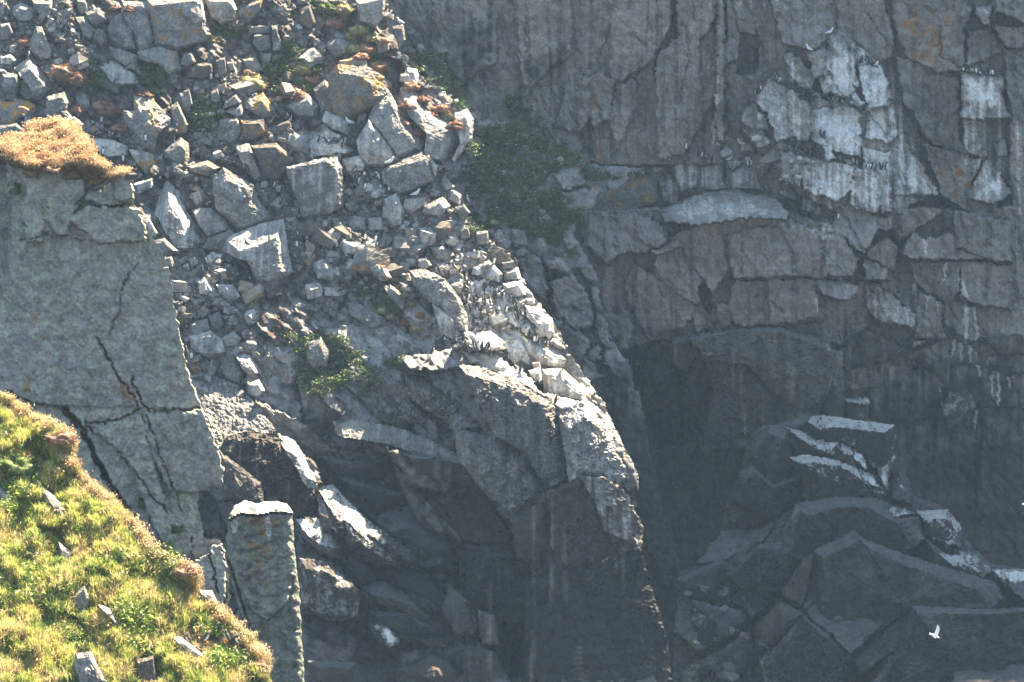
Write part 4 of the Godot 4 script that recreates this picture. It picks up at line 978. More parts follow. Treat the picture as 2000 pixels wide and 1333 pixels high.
	for q in [["R7: 640,822 900,783 1130,772 1370,848 1418,905 1422,1005 1370,1135 1250,1215 1060,1085 985,995 940,905 800,928 740,935", 0.93, 0.0, 0.5, 8, "ds", 3.0, -0.08], ["R7: 740,932 800,924 932,902 962,1002 1062,1082 1072,1252 960,1360 740,1360 782,1102", 0.88, 0.1, 0.4, 7, "s", 1.4, 0.0], ["R7: 630,1180 700,1000 785,935 760,1060 700,1190", 0.85, -0.3, 0.3, 7, "s", 1.3, 0.0], ["R7: 562,840 642,826 702,932 622,1002 572,952", 0.8, 0.2, 0.5, 7, "ds", 1.6, 0.0],
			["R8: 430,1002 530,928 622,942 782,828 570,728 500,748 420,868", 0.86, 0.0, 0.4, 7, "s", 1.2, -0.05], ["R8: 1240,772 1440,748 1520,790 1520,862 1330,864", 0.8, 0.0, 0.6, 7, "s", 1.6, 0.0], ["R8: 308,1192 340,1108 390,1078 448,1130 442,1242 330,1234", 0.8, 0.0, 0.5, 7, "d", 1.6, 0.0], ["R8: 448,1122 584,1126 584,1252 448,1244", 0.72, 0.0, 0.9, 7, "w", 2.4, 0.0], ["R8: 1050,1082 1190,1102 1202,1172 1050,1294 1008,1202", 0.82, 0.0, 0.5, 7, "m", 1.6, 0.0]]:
		piece(wall_node, q[0], q[1], q[2], q[3], q[4], q[5], q[6], q[7], m)

# an angular block: the hull of a jittered box, with chipped faces
func block_shape(sd: int, tone: Color, look: String) -> ArrayMesh:
	var rg := RandomNumberGenerator.new()
	rg.seed = sd
	var pts := []
	for sx in [-1, 1]:
		for sy in [-1, 1]:
			for sz in [-1, 1]:
				pts.append(Vector3(sx * rg.randf_range(0.25, 0.52), sy * rg.randf_range(0.22, 0.5), sz * rg.randf_range(0.25, 0.5)))
	for t in rg.randi_range(2, 5):
		pts.append(Vector3(rg.randfn(), rg.randfn(), rg.randfn()).normalized() * rg.randf_range(0.5, 0.62))
	var vs := PackedVector3Array(); var ns := PackedVector3Array(); var cs := PackedColorArray()
	var n := pts.size()
	var e := 4
	for i in n:
		for j in range(i + 1, n):
			for k in range(j + 1, n):
				var a: Vector3 = pts[i]
				var b: Vector3 = pts[j]
				var c: Vector3 = pts[k]
				var nn := (b - a).cross(c - a)
				if nn.length() < 1e-6: continue
				nn = nn.normalized()
				var lo := 0
				var hi := 0
				for q in n:
					if q == i or q == j or q == k: continue
					if nn.dot(pts[q] - a) > 0.0: hi += 1
					else: lo += 1
				if lo > 0 and hi > 0: continue
				if hi == 0:
					var sw := b; b = c; c = sw
				var g := []
				for u in e + 1:
					for v in e + 1 - u:
						var q := a + (b - a) * (float(u) / e) + (c - a) * (float(v) / e)
						var w := q * 60.0 + Vector3(sd * 31.0, 0, 0)
						g.append(q * (1.0 + 0.11 * nB.get_noise_3dv(w) + 0.06 * nC.get_noise_3dv(w)))
				var row := func(u: int, v: int) -> int: return u * (e + 1) - u * (u - 1) / 2 + v
				for u in e:
					for v in e - u:
						tri_out(vs, ns, cs, g[row.call(u, v)], g[row.call(u + 1, v)], g[row.call(u, v + 1)], tone, look)
						if u + v < e - 1:
							tri_out(vs, ns, cs, g[row.call(u + 1, v)], g[row.call(u + 1, v + 1)], g[row.call(u, v + 1)], tone, look)
	var arr := []
	arr.resize(Mesh.ARRAY_MAX)
	arr[Mesh.ARRAY_VERTEX] = vs; arr[Mesh.ARRAY_NORMAL] = ns; arr[Mesh.ARRAY_COLOR] = cs
	var me := ArrayMesh.new()
	me.add_surface_from_arrays(Mesh.PRIMITIVE_TRIANGLES, arr)
	me.surface_set_material(0, M.rock_small)
	return me

func make_rocks():
	busy.resize(ZW * ZH)
	bedrock()
	busy.fill(0)
	var t := 1.0
	# top left corner
	boulder("R1: 75,40 115,15 180,40 240,95 190,130 110,125 70,85", 0.62, -0.4, 0.8, 0, "m", "small grey block with a bright sloping top in the top left corner", 1.8)
	boulder("R1: 185,0 300,0 310,85 240,140 212,110 245,95 190,40", 0.75, -0.5, 0.5, 1, "m", "grey block at the upper edge beside the small bright topped block", 1.5)
	boulder("R1: 205,155 240,150 300,300 292,340 230,350 165,282 175,230", 0.8, 0.6, 0.6, 0, "m", "pale grey slab leaning beside the brown tussock near the left edge", 1.6)
	boulder("R1: 80,390 165,335 200,370 335,510 240,580 200,575 150,460 110,430", 0.6, -0.2, 0.9, 0, "m", "big grey wedge with a straight sloping edge above the orange lichened rock", 1.5)
	boulder("R1: 10,430 90,420 112,470 85,550 40,545 8,500", 0.75, 0.2, 0.6, 4, "m", "rounded grey rock at the left edge beneath the small stacked stones")
	boulder("R1: 112,470 150,455 205,482 212,570 150,582 105,540", 0.78, 0.0, 0.6, 4, "", "rounded grey rock propping up the big wedge")
	boulder("R1: 265,560 370,530 395,590 385,640 470,740 370,692 265,640", 0.8, -0.4, 0.5, 1, "m", "tall dark grey block between the orange lichened rock and the thrift mat")
	boulder("R1: 370,690 430,672 485,720 470,745 390,722", 0.7, 0, 0.7, 0, "", "narrow pale slab at the foot of the tall dark grey block")
	boulder("R1: 435,560 490,550 518,590 515,635 470,640 440,600", 0.7, 0.0, 0.8, 0, "", "small rounded pale rock beside the tall dark grey block")
	boulder("R1: 0,330 60,315 90,345 60,375 0,372", 0.7, 0.2, 0.6, 0, "g", "small flat stone at the left edge above the rounded grey rock")
	boulder("R1: 0,0 20,0 25,80 0,95", 0.8, 0, 0.4, 0, "", "sliver of grey rock cut off by the top left edge")
	boulder("R1: 0,140 50,130 75,190 40,235 0,240", 0.75, 0, 0.5, 1, "m", "grey rock at the left edge below the top corner")
	boulder("R1: 445,0 495,0 510,65 470,90 448,60", 0.8, 0.3, 0.5, 4, "o", "small lichened block at the upper edge left of the brown tussocks")
	boulder("R1: 435,100 480,95 560,180 535,230 480,215", 0.7, -0.4, 0.7, 1, "m", "grey rock with a ridge pointing down to the right near the upper edge")
	boulder("R1: 560,165 600,170 618,240 590,275 535,220", 0.7, -0.5, 0.5, 1, "m", "small upright grey rock below the ridge pointing rock")
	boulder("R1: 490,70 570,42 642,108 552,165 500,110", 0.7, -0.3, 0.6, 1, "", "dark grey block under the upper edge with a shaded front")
	boulder("R1: 620,165 642,112 700,70 772,160 778,283 720,288 640,225", 0.66, 0.2, 0.8, 1, "m", "brownish pointed boulder left of the huge overhanging slab")
	boulder("R1: 700,0 820,8 862,110 888,230 850,285 800,292 772,200 705,100", 0.8, 0.3, 0.6, 0, "m", "tall grey boulder leaning against the huge overhanging slab")
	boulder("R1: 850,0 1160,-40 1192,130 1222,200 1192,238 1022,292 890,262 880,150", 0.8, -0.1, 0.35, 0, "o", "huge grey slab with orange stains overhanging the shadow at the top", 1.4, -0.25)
	boulder("R1: 1040,30 1100,0 1170,0 1190,120 1130,150 1060,90", 0.75, 0.3, 0.4, 0, "m", "pale plate of rock lying on the huge overhanging slab", 1.4, 0.3)
	boulder("R1: 1180,-20 1340,-20 1372,50 1350,122 1280,142 1220,100", 0.75, 0.1, 0.6, 0, "m", "grey boulder at the upper edge right of the huge overhanging slab")
	boulder("R1: 1395,80 1440,20 1525,-10 1500,72 1440,132", 0.7, -0.5, 0.4, 1, "o", "thin lichened slab standing on edge under the upper edge")
	boulder("R1: 575,300 690,372 780,430 832,492 700,495 610,470 545,362", 0.55, -0.1, 0.9, 0, "mg", "broad pale slab tilted up to the light with a puffin coloured bird on it", 1.3, 0.4)
	boulder("R1: 700,285 790,320 800,415 745,400 640,320 630,270", 0.7, 0.0, 0.6, 0, "m", "pale grey rock behind the broad tilted slab")
	boulder("R1: 790,300 920,268 1022,300 1052,400 990,442 900,362 800,342", 0.7, 0.3, 0.8, 0, "mo", "pale boulder with a worn top in front of the dark hollow")
	boulder("R1: 1090,400 1140,368 1232,358 1256,420 1180,458 1078,450", 0.75, 0.0, 0.6, 2, "", "dark brown rounded boulder inside the hollow under the huge slab")
	boulder("R1: 1060,310 1110,298 1132,360 1080,392 1042,372", 0.75, -0.3, 0.5, 1, "o", "grey brown rock at the mouth of the hollow")
	boulder("R1: 1255,345 1300,328 1312,430 1265,445", 0.8, 0, 0.5, 1, "o", "narrow upright stone beside the dark brown rounded boulder")
	boulder("R1: 1312,360 1350,355 1362,405 1320,412", 0.7, 0, 0.5, 0, "", "small pale stone beside the narrow upright stone")
	boulder("R1: 1435,150 1562,148 1575,192 1440,197", 0.8, 0, 0.6, 4, "", "flat topmost block of the layered outcrop with grass behind")
	boulder("R1: 1470,202 1560,200 1575,285 1500,300 1462,250", 0.85, -0.2, 0.4, 1, "", "cracked middle block of the layered outcrop")
	boulder("R1: 1572,150 1602,142 1642,305 1580,302", 0.8, -0.5, 0.3, 1, "m", "right hand edge block of the layered outcrop")
	boulder("R1: 1510,308 1572,310 1568,395 1515,402", 0.8, 0, 0.5, 4, "", "lower square block of the layered outcrop")
	boulder("R1: 1400,342 1482,330 1525,412 1440,425", 0.75, 0, 0.6, 4, "o", "yellow stained block at the foot of the layered outcrop")
	boulder("R1: 1575,320 1635,310 1620,352 1570,355", 0.8, 0, 0.5, 2, "", "dark flat stone under the edge of the layered outcrop")
	boulder("R1: 770,548 860,533 905,600 987,682 988,722 915,772 885,888 790,832 720,735 708,640 775,640", 0.62, 0.15, 0.75, 0, "mo", "large pale boulder with two sloping shoulders right of the thrift mat", 1.3, 0.05)
	boulder("R1: 990,610 1025,588 1088,722 1080,772 1010,788 992,740", 0.75, 0.0, 0.5, 4, "o", "upright lichened stone standing right of the large two shouldered boulder")
	boulder("R1: 1038,542 1092,508 1114,600 1090,662 1060,640", 0.8, 0.1, 0.5, 1, "m", "grey slab leaning behind the upright lichened stone")
	boulder("R1: 1220,530 1260,512 1285,590 1250,598 1218,582", 0.7, 0, 0.6, 0, "", "small pale angular rock above the grassy runnel")
	boulder("R1: 1300,590 1362,545 1400,590 1290,632", 0.7, 0, 0.6, 1, "", "low grey rock beside the small pale angular rock")
	boulder("R1: 1415,572 1522,533 1592,640 1545,698 1460,652 1410,620", 0.62, 0.0, 0.7, 4, "o", "yellow green lichened boulder under the brown thrift cushion")
	boulder("R1: 1300,645 1400,592 1410,662 1370,684", 0.6, 0, 0.7, 0, "m", "pale flat rock left of the yellow green lichened boulder")
	boulder("R1: 1270,690 1372,680 1408,762 1360,828 1252,818", 0.8, 0, 0.5, 1, "m", "dark grey boulder with a flat face above the leaning slab")
	boulder("R1: 1390,692 1520,688 1562,760 1470,812 1370,822 1400,752", 0.72, 0, 0.6, 2, "o", "brown boulder with an orange edge above the big round brown boulder")
	boulder("R1: 948,872 1042,793 1092,832 1098,932 1030,952 950,908", 0.66, -0.1, 0.8, 4, "o", "lichened boulder with a pale lit side in the dark gap")
	boulder("R1: 1080,962 1200,928 1272,970 1200,1022 1100,992", 0.65, 0, 0.7, 1, "mo", "flat brown rock lying above the big many sided boulder")
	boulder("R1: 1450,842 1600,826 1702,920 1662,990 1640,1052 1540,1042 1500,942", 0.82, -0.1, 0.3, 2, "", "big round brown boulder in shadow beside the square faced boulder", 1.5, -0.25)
	boulder("R1: 1360,840 1440,830 1522,1032 1480,1062 1400,962", 0.75, 0.2, 0.5, 0, "m", "grey slab leaning on the big round brown boulder")
	boulder("R1: 1235,1030 1290,968 1470,1072 1492,1150 1560,1240 1602,1272 1530,1312 1400,1342 1250,1212 1225,1100", 0.74, -0.5, 0.45, 1, "m", "big many sided boulder with a dark left face and a pale right facet", 1.3, -0.1)
	boulder("R2: 175,965 395,912 470,905 500,980 505,1190 420,1240 270,1270 215,1100 180,1020", 0.84, -0.2, 0.35, 1, "h", "big square faced boulder in the middle of the rubble", 1.4, -0.12)
	boulder("R1: 528,800 640,808 735,842 742,902 620,908 540,862", 0.82, 0, 0.6, 3, "g", "white streaked slab with birds sitting on it right of the thrift mat", 2.5)
	boulder("R1: 738,860 880,888 945,992 850,1014 780,932", 0.75, -0.2, 0.5, 0, "go", "grey slab running down beside the white streaked slab")
	boulder("R1: 768,1062 882,1030 893,1082 790,1132", 0.72, 0, 0.5, 0, "g", "small whitish block beside the edge of the lichen buttress", 2.0)
	boulder("P: 295,407 325,352 352,375 372,425 407,470 396,491 355,497 340,480 318,447", 0.55, -0.35, 0.75, 0, "g", "long sunlit slab sloping down beside the lichen buttress", 2.2, 0.0)
	boulder("R5: 580,32 700,20 800,102 832,162 760,192 690,217 620,122", 0.6, -0.3, 0.8, 0, "m", "grey slab next to the long sunlit slab with a brown patch on top", 1.4)
	boulder("R5: 690,215 760,192 830,165 860,190 780,290 700,300 640,290", 0.8, 0, 0.4, 1, "", "dark underside block below the brown patched grey slab")
	boulder("R5: 330,235 400,215 490,300 440,325 380,330", 0.7, -0.3, 0.6, 1, "", "dark block in the gap between the buttress and the long sunlit slab")
	boulder("R5: 275,95 300,85 360,185 340,215 300,180", 0.7, 0, 0.5, 0, "g", "thin pale rock tucked against the edge of the buttress")
	# around the huge boulder on the right of the slope
	boulder("R2: 410,442 470,372 640,382 742,442 778,548 720,592 510,702 450,692 425,542", 0.66, -0.45, 0.45, 4, "o", "huge boulder with a lit upper right facet perched over a black gap", 1.0, -0.25)
	boulder("R2: 480,350 600,328 642,350 644,386 480,372", 0.7, 0, 0.6, 0, "o", "flat cap stone on the huge perched boulder")
	boulder("R2: 830,510 900,488 960,560 1112,700 1192,800 1172,872 1100,962 970,942 1100,850 970,640 862,622", 0.72, -0.5, 0.7, 0, "m", "long lit slab with brown thrift cushions on its back", 2.4, 0.35)
	boulder("R2: 700,560 780,538 860,690 978,832 962,872 830,927 740,802 650,692", 0.75, -0.3, 0.5, 0, "m", "big pale slab below the black gap with a row of tussocks along its edge", 1.6, 0.15)
	boulder("R2: 580,812 650,690 745,812 832,927 740,962 640,965 590,882", 0.8, 0.0, 0.4, 0, "g", "pale scraped face of rock under the big pale slab")
	boulder("R2: 830,927 962,875 970,942 1102,962 1060,990 940,1000 860,960", 0.8, 0, 0.3, 1, "", "lower block under the end of the long lit slab")
	boulder("R2: 1150,652 1222,628 1262,690 1252,800 1180,902 1140,962 1110,960 1192,830", 0.72, -0.3, 0.5, 0, "g", "rounded pale boulder on the skyline of the slope above the green gully")
	boulder("R2: 720,1002 760,960 950,903 1002,898 1038,1020 1022,1052 830,1132 740,1062", 0.8, -0.2, 0.5, 1, "m", "dark flat faced boulder lying below the big slabs")
	boulder("R2: 1000,905 1050,960 1045,1010 1038,1025", 0.6, -0.5, 0.5, 0, "g", "lit end piece of the dark flat faced boulder")
	boulder("R2: 175,830 215,763 262,790 307,850 300,902 230,882", 0.6, 0.5, 0.6, 0, "", "pale angular rock left of the brightest white slab", 1.4, 0.2)
	boulder("R2: 310,850 345,800 520,790 577,870 560,892 480,872 440,907 315,907", 0.6, 0, 0.8, 3, "g", "brightest white slab on top of the square faced boulder with birds behind", 2.8, 0.1)
	boulder("R2: 490,922 600,900 637,950 620,992 510,1002", 0.78, 0, 0.5, 0, "g", "whitish block right of the square faced boulder", 2.2)
	boulder("R2: 330,512 400,460 440,500 452,682 370,692 360,602", 0.8, 0, 0.4, 1, "m", "narrow grey block at the left foot of the huge perched boulder")
	boulder("R2: 170,612 300,545 362,612 352,682 240,672", 0.7, 0, 0.7, 0, "m", "pale rock with a lit top left of the huge perched boulder")
	boulder("R2: 590,660 640,655 640,710 610,745 585,720", 0.8, 0, 0.4, 1, "", "small dark rock wedged in the black gap")
	boulder("R2: 400,640 540,700 560,800 500,770 420,740 380,700", 0.6, 0, 0.5, 0, "g", "scraped pale slab behind the brightest white slab")
	boulder("R2: 575,0 752,-30 742,90 692,165 602,122", 0.82, 0, 0.4, 0, "m", "grey boulder at the upper edge right of the golden cushions")
	boulder("R2: 790,152 852,140 868,230 830,287 790,252", 0.75, -0.2, 0.4, 1, "m", "narrow grey rock on the skyline near the top")
	boulder("R2: 250,62 310,20 347,130 320,182 250,132", 0.75, -0.2, 0.5, 2, "", "dark pointed rock near the upper edge beside the green patch")
	boulder("R2: 410,240 480,218 552,260 542,312 460,332 402,282", 0.65, 0, 0.6, 1, "m", "grey boulder half covered by golden cushions")
	boulder("R2: 692,210 770,220 775,292 700,312", 0.7, 0, 0.5, 1, "m", "grey rock under the small brown cushion on the skyline")
	boulder("R2: 875,390 930,398 967,490 900,472 835,450", 0.6, -0.4, 0.6, 0, "g", "white tipped rock on the skyline above the long lit slab")
	boulder("R2: 835,430 880,415 960,490 900,500 830,470", 0.7, 0, 0.5, 0, "g", "low pale rock at the foot of the white tipped rock")
	boulder("R2: 860,1152 980,1140 987,1190 900,1237 850,1202", 0.66, 0, 0.6, 0, "m", "grey block at the left of the heap above the green gully")
	boulder("R2: 970,1192 1080,1138 1127,1190 1060,1262 960,1232", 0.6, 0, 0.7, 0, "m", "largest pale block of the heap above the green gully")
	boulder("R2: 1060,1060 1110,1048 1152,1080 1100,1112", 0.6, 0, 0.6, 0, "", "small pale block topping the heap above the green gully")
	boulder("R2: 1120,1082 1190,1128 1182,1192 1110,1152", 0.65, -0.3, 0.5, 0, "", "pale slab at the right end of the heap above the green gully")
	boulder("R2: 1150,1202 1200,1178 1242,1230 1190,1292", 0.7, 0, 0.5, 1, "", "grey rock below the right end of the heap by the gully")
	boulder("R2: 740,1152 812,1118 862,1230 850,1312 780,1322 730,1252", 0.65, 0.3, 0.6, 0, "g", "tall pale block below the dark flat faced boulder")
	boulder("R2: 525,1295 565,1248 640,1262 650,1340 540,1340", 0.65, 0, 0.6, 0, "", "pale rounded block under the square faced boulder")
	boulder("R2: 645,1262 730,1260 740,1330 650,1345", 0.7, 0, 0.5, 0, "", "pale block beside the tall pale block")
	boulder("R2: 230,1312 320,1262 382,1330 340,1380 240,1370", 0.75, 0, 0.5, 2, "", "brown grey rock below the square faced boulder")
	boulder("R5: 790,215 1040,120 1180,90 1215,330 1240,440 1200,460 1090,530 1010,500 900,300 780,300", 0.62, -0.1, 0.75, 0, "h", "large pale guano washed boulder below the many sided boulder", 1.6, 0.08)
	boulder("R5: 625,500 660,470 720,560 690,590 630,585", 0.7, 0.4, 0.6, 0, "g", "small cone shaped white streaked rock by the flying bird")
	boulder("R5: 740,520 850,520 900,600 820,640 760,570", 0.6, -0.2, 0.6, 0, "g", "pale slab just below the flying bird")
	boulder("R5: 560,770 680,740 700,810 620,860 555,830", 0.66, 0, 0.6, 0, "", "pale angular rock in the scree beside the buttress")
	boulder("R5: 690,730 760,690 790,780 760,820 700,790", 0.7, 0, 0.6, 1, "", "pointed grey rock in the scree beside the buttress")
	boulder("R5: 560,860 700,820 780,880 800,960 700,1000 580,960", 0.72, 0, 0.5, 1, "gm", "broad whitish boulder low in the scree beside the buttress", 1.4, 0.2)
	boulder("R5: 770,870 850,820 900,870 880,920 800,930", 0.65, 0, 0.6, 0, "", "pale rock with a lit top above the broad whitish boulder")
	boulder("R5: 850,960 960,980 1040,1100 960,1120 900,1060", 0.55, -0.2, 0.8, 0, "g", "bright flat topped rock near the bottom of the scree", 1.8)
	boulder("R5: 760,1050 860,1010 920,1090 900,1180 800,1130", 0.75, 0, 0.5, 1, "", "grey block under the bright flat topped rock")
	boulder("R5: 1120,1040 1240,1010 1285,1090 1240,1180 1150,1170", 0.7, 0, 0.6, 1, "m", "dark grey boulder at the edge of the brown soil")
	boulder("R5: 940,1160 1020,1140 1060,1210 1000,1270 950,1230", 0.65, 0, 0.6, 0, "g", "pale rock at the lower end of the scree")
	boulder("R5: 1370,380 1440,350 1530,450 1500,500 1400,480", 0.66, 0, 0.6, 0, "g", "whitish boulder on the scree above the brown soil")
	boulder("R5: 1330,900 1420,860 1480,960 1460,1060 1370,1080 1320,980", 0.66, -0.2, 0.6, 1, "m", "grey boulder with a lit top in the green patch")
	# the ridge in the middle
	boulder("R6: 590,380 680,368 800,430 880,530 932,650 948,752 900,755 840,640 700,560 620,470", 0.8, -0.2, 0.4, 1, "m", "long grey slab leaning on the left of the bird covered ridge", 1.6, 0.12)
	boulder("R6: 720,570 840,642 900,755 850,790 770,742", 0.8, 0, 0.4, 0, "g", "white splashed block under the long leaning slab")
	boulder("R6: 960,362 1050,318 1132,400 1120,452 1030,432 950,402", 0.72, 0, 0.6, 1, "g", "rounded boulder at the top of the bird covered ridge")
	boulder("R6: 1125,335 1190,328 1195,365 1135,378", 0.75, 0, 0.5, 1, "", "small stone topping the stack at the head of the ridge")
	boulder("R6: 1135,377 1220,363 1242,432 1140,442", 0.6, 0, 0.8, 0, "g", "upper square block of the stack at the head of the ridge", 2.4)
	boulder("R6: 1130,452 1240,440 1282,520 1170,548 1140,492", 0.62, 0, 0.8, 0, "g", "lower square block of the stack at the head of the ridge", 2.0)
	boulder("R6: 1265,545 1315,540 1318,572 1270,582", 0.6, 0, 0.6, 3, "g", "small white stone right of the stacked blocks")
	boulder("R6: 1020,580 1130,558 1212,640 1192,672 1070,712 1030,642", 0.45, -0.1, 0.9, 3, "g", "large white slab crowded with birds in the middle of the ridge", 2.6, 0.2)
	boulder("R6: 1100,712 1195,672 1200,702 1112,735", 0.6, 0, 0.7, 0, "g", "thin slab sticking out under the large white slab", 2.5)
	boulder("R6: 985,548 1035,540 1040,572 1000,592", 0.6, 0, 0.6, 3, "g", "small white boulder left of the large white slab")
	boulder("R6: 980,745 1060,730 1150,800 1140,825 1050,820 990,790", 0.45, 0, 0.9, 3, "g", "flat bright slab below the thin slab on the ridge", 2.8, 0.3)
	boulder("R6: 1195,762 1252,742 1400,810 1542,890 1543,930 1450,947 1340,932 1262,850", 0.6, -0.1, 0.75, 0, "g", "long yellowish loaf shaped slab with birds along its top", 2.0, 0.25)
	boulder("R6: 1222,692 1300,688 1332,740 1300,772 1222,742", 0.6, -0.1, 0.7, 0, "g", "rounded pale rock behind the loaf shaped slab")
	boulder("R6: 1310,712 1370,708 1388,760 1342,772", 0.6, -0.2, 0.6, 3, "g", "small bright rock behind the loaf shaped slab")
	boulder("R6: 1260,580 1330,600 1420,660 1432,740 1400,780 1330,710 1270,650", 0.7, -0.3, 0.6, 0, "g", "smooth grey hump on the right side of the ridge", 1.8, 0.2)
	boulder("R6: 1360,952 1470,945 1640,1090 1642,1152 1370,1112", 0.72, -0.3, 0.5, 0, "g", "white streaked step below the loaf shaped slab", 2.2)
	boulder("R6: 1280,960 1350,940 1360,1040 1300,1010", 0.6, 0, 0.6, 3, "g", "bright broken block left of the white streaked step")
	boulder("R6: 1155,840 1215,830 1255,900 1200,935 1150,890", 0.5, 0, 0.7, 3, "g", "bright block under the left end of the loaf shaped slab", 2.2)
	boulder("R6: 1300,915 1345,910 1355,945 1310,955", 0.7, 0, 0.5, 0, "", "small grey stone under the loaf shaped slab")
	boulder("R6: 230,568 280,560 440,650 462,700 380,722 250,642", 0.75, 0, 0.5, 1, "", "long brown grey slab half buried in the green left of the ridge", 1.5, 0.3)
	boulder("R6: 440,472 480,460 545,512 592,600 560,622 480,540", 0.7, -0.3, 0.6, 1, "m", "narrow slab with golden cushions along its edge")
	boulder("R6: 715,250 780,235 860,290 840,330 740,320", 0.7, 0, 0.6, 1, "m", "rounded grey rock between the rubble and the ridge")
	boulder("R6: 640,320 690,300 720,350 680,380 640,360", 0.7, 0, 0.6, 0, "m", "small grey rock above the long leaning slab")
	boulder("R6: 830,460 890,440 930,500 880,530", 0.7, 0, 0.5, 0, "", "grey block among the birds at the head of the ridge")
	boulder("R6: 880,140 930,125 945,195 890,205", 0.75, 0, 0.5, 1, "m", "upright grey rock below the golden tuft at the gully edge")
	boulder("R6: 1180,140 1260,150 1275,230 1200,250 1170,200", 0.72, 0, 0.5, 1, "m", "grey block at the edge of the gully above the ridge")
	boulder("R6: 1310,200 1370,190 1400,260 1340,310 1300,260", 0.72, 0, 0.5, 1, "m", "rounded grey block standing in the gully above the ridge")
	boulder("R6: 975,160 1045,150 1050,230 985,235", 0.72, 0, 0.5, 1, "", "dark grey block over the head of the ridge")
	boulder("R6: 1190,260 1240,245 1285,270 1250,300 1200,300", 0.7, 0, 0.6, 0, "", "low pale rock over the stacked blocks")
	# the far shelf
	boulder("R3: 925,932 990,868 1052,900 1087,1000 1082,1092 980,1122 930,1002", 0.82, -0.1, 0.5, 1, "g", "tall streaked boulder with a lone white bird on top on the far shelf", 1.8, 0.0, 0.027)
	boulder("R3: 1080,952 1210,938 1227,1050 1262,1092 1150,1102 1080,1082", 0.82, 0, 0.5, 0, "g", "white streaked block next to the tall streaked boulder", 2.5, 0.0, 0.027)
	boulder("R3: 820,1002 930,990 987,1032 967,1212 860,1162", 0.62, 0.1, 0.8, 1, "g", "dark wedge of rock hanging over the edge of the far shelf", 2.2, -0.1, 0.027)
	boulder("R3: 505,1132 580,1060 740,1020 820,1012 862,1172 720,1212 512,1222", 0.85, 0, 0.5, 4, "o", "long orange flecked block left of the dark wedge", 1.8, 0.0, 0.027)
	boulder("R3: 745,990 800,950 915,965 920,990 820,1000", 0.6, 0, 0.7, 0, "g", "flat frosted rock behind the dark wedge", 2.5, 0.1, 0.027)
	boulder("R3: 1178,872 1230,828 1300,850 1302,892 1200,922", 0.6, 0, 0.7, 3, "g", "white block on the far shelf under the brown wall", 2.2, 0.1, 0.027)
	boulder("R3: 1260,770 1300,758 1442,860 1440,892 1320,880", 0.6, 0, 0.7, 0, "g", "leaning frosted slab on the far shelf", 2.0, 0.3, 0.027)
	boulder("R3: 1240,950 1300,900 1350,930 1265,1000", 0.6, 0, 0.6, 1, "g", "small rock wedged between the far shelf boulders", 1.5, 0.0, 0.027)
	boulder("R3: 1265,1002 1340,950 1450,980 1472,1112 1272,1092", 0.72, 0, 0.6, 0, "g", "big white streaked boulder with two birds on the far shelf", 1.8, 0.0, 0.027)
	boulder("R4: 230,942 340,838 412,850 382,912 272,962", 0.65, 0, 0.6, 0, "g", "tilted pale boulder right of the two birds boulder", 1.8, 0.1, 0.027)
	boulder("R4: 320,1110 350,1085 380,1100 420,1085 500,1140 490,1170 410,1150", 0.6, 0, 0.6, 0, "g", "heap of pale stones at the right end of the far shelf", 1.8, 0.1, 0.027)
	boulder("R4: 500,1122 690,1180 702,1232 660,1270 500,1212", 0.8, 0, 0.6, 1, "g", "long low block with one bird at the end of the far shelf", 2.0, 0.0, 0.027)
	boulder("R4: 1600,832 1680,770 1692,900 1620,917", 0.75, -0.2, 0.5, 0, "g", "small white splashed block stuck to the wall at the far right", 1.6, 0.0, 0.027)
	# near rocks
	boulder("T: -40,80 60,92 160,66 260,80 322,130 322,182 240,212 170,242 120,302 60,316 -40,300", 0.62, -0.2, 0.9, 0, "O", "orange lichened rock at the left edge above the thrift mat", 2.4, -0.1, 0.0165)
	boulder("T: -40,320 90,300 150,288 262,380 272,422 100,432 -40,472", 0.8, 0, 0.4, 1, "", "cracked grey rock under the orange lichened rock", 1.5, 0.0, 0.0165)
	boulder("Q1: 120,500 160,510 280,620 278,662 240,655 200,610", 0.6, 0.2, 0.8, 1, "ml", "long pale stone lying in the grass bank", 1.6, 0.3, 0.014)
	boulder("Q1: -20,515 65,572 66,600 -20,610", 0.65, 0, 0.7, 1, "m", "grey stone in the grass at the left edge", 1.6, 0.2, 0.014)
	boulder("Q1: 238,755 300,800 298,855 270,865 245,800", 0.65, -0.3, 0.6, 1, "m", "small pale stone in the middle of the grass bank", 1.5, 0.2, 0.014)
	boulder("Q1: 300,975 345,935 370,985 355,1055 300,1040", 0.75, 0, 0.5, 1, "l", "grey stone under the tuft in the middle of the bank", 1.5, 0.0, 0.014)
	boulder("Q1: 400,1010 450,1030 502,1100 500,1120 450,1060", 0.65, 0, 0.7, 4, "m", "thin grey stone with bright upper edge in the bank", 1.8, 0.1, 0.014)
	boulder("Q1: 310,1215 370,1205 440,1333 340,1380 300,1280", 0.75, -0.2, 0.4, 1, "m", "rounded grey stone at the bottom of the bank", 1.5, 0.1, 0.014)
	boulder("Q1: 560,1240 630,1225 660,1380 560,1380", 0.8, 0, 0.4, 2, "", "dark stone under the overhanging turf at the bottom", 1.5, 0.0, 0.014)
	boulder("Q1: 700,1140 740,1145 850,1230 840,1245 780,1220", 0.6, 0, 0.8, 1, "m", "long flat pale stone left of the puffins", 2.0, 0.3, 0.014)
	boulder("Q1: 815,955 870,955 898,1010 890,1022 830,985", 0.6, -0.2, 0.7, 0, "gl", "pale stone on the outer edge of the bank above the puffins", 1.8, 0.1, 0.014)
	scatter_rubble()

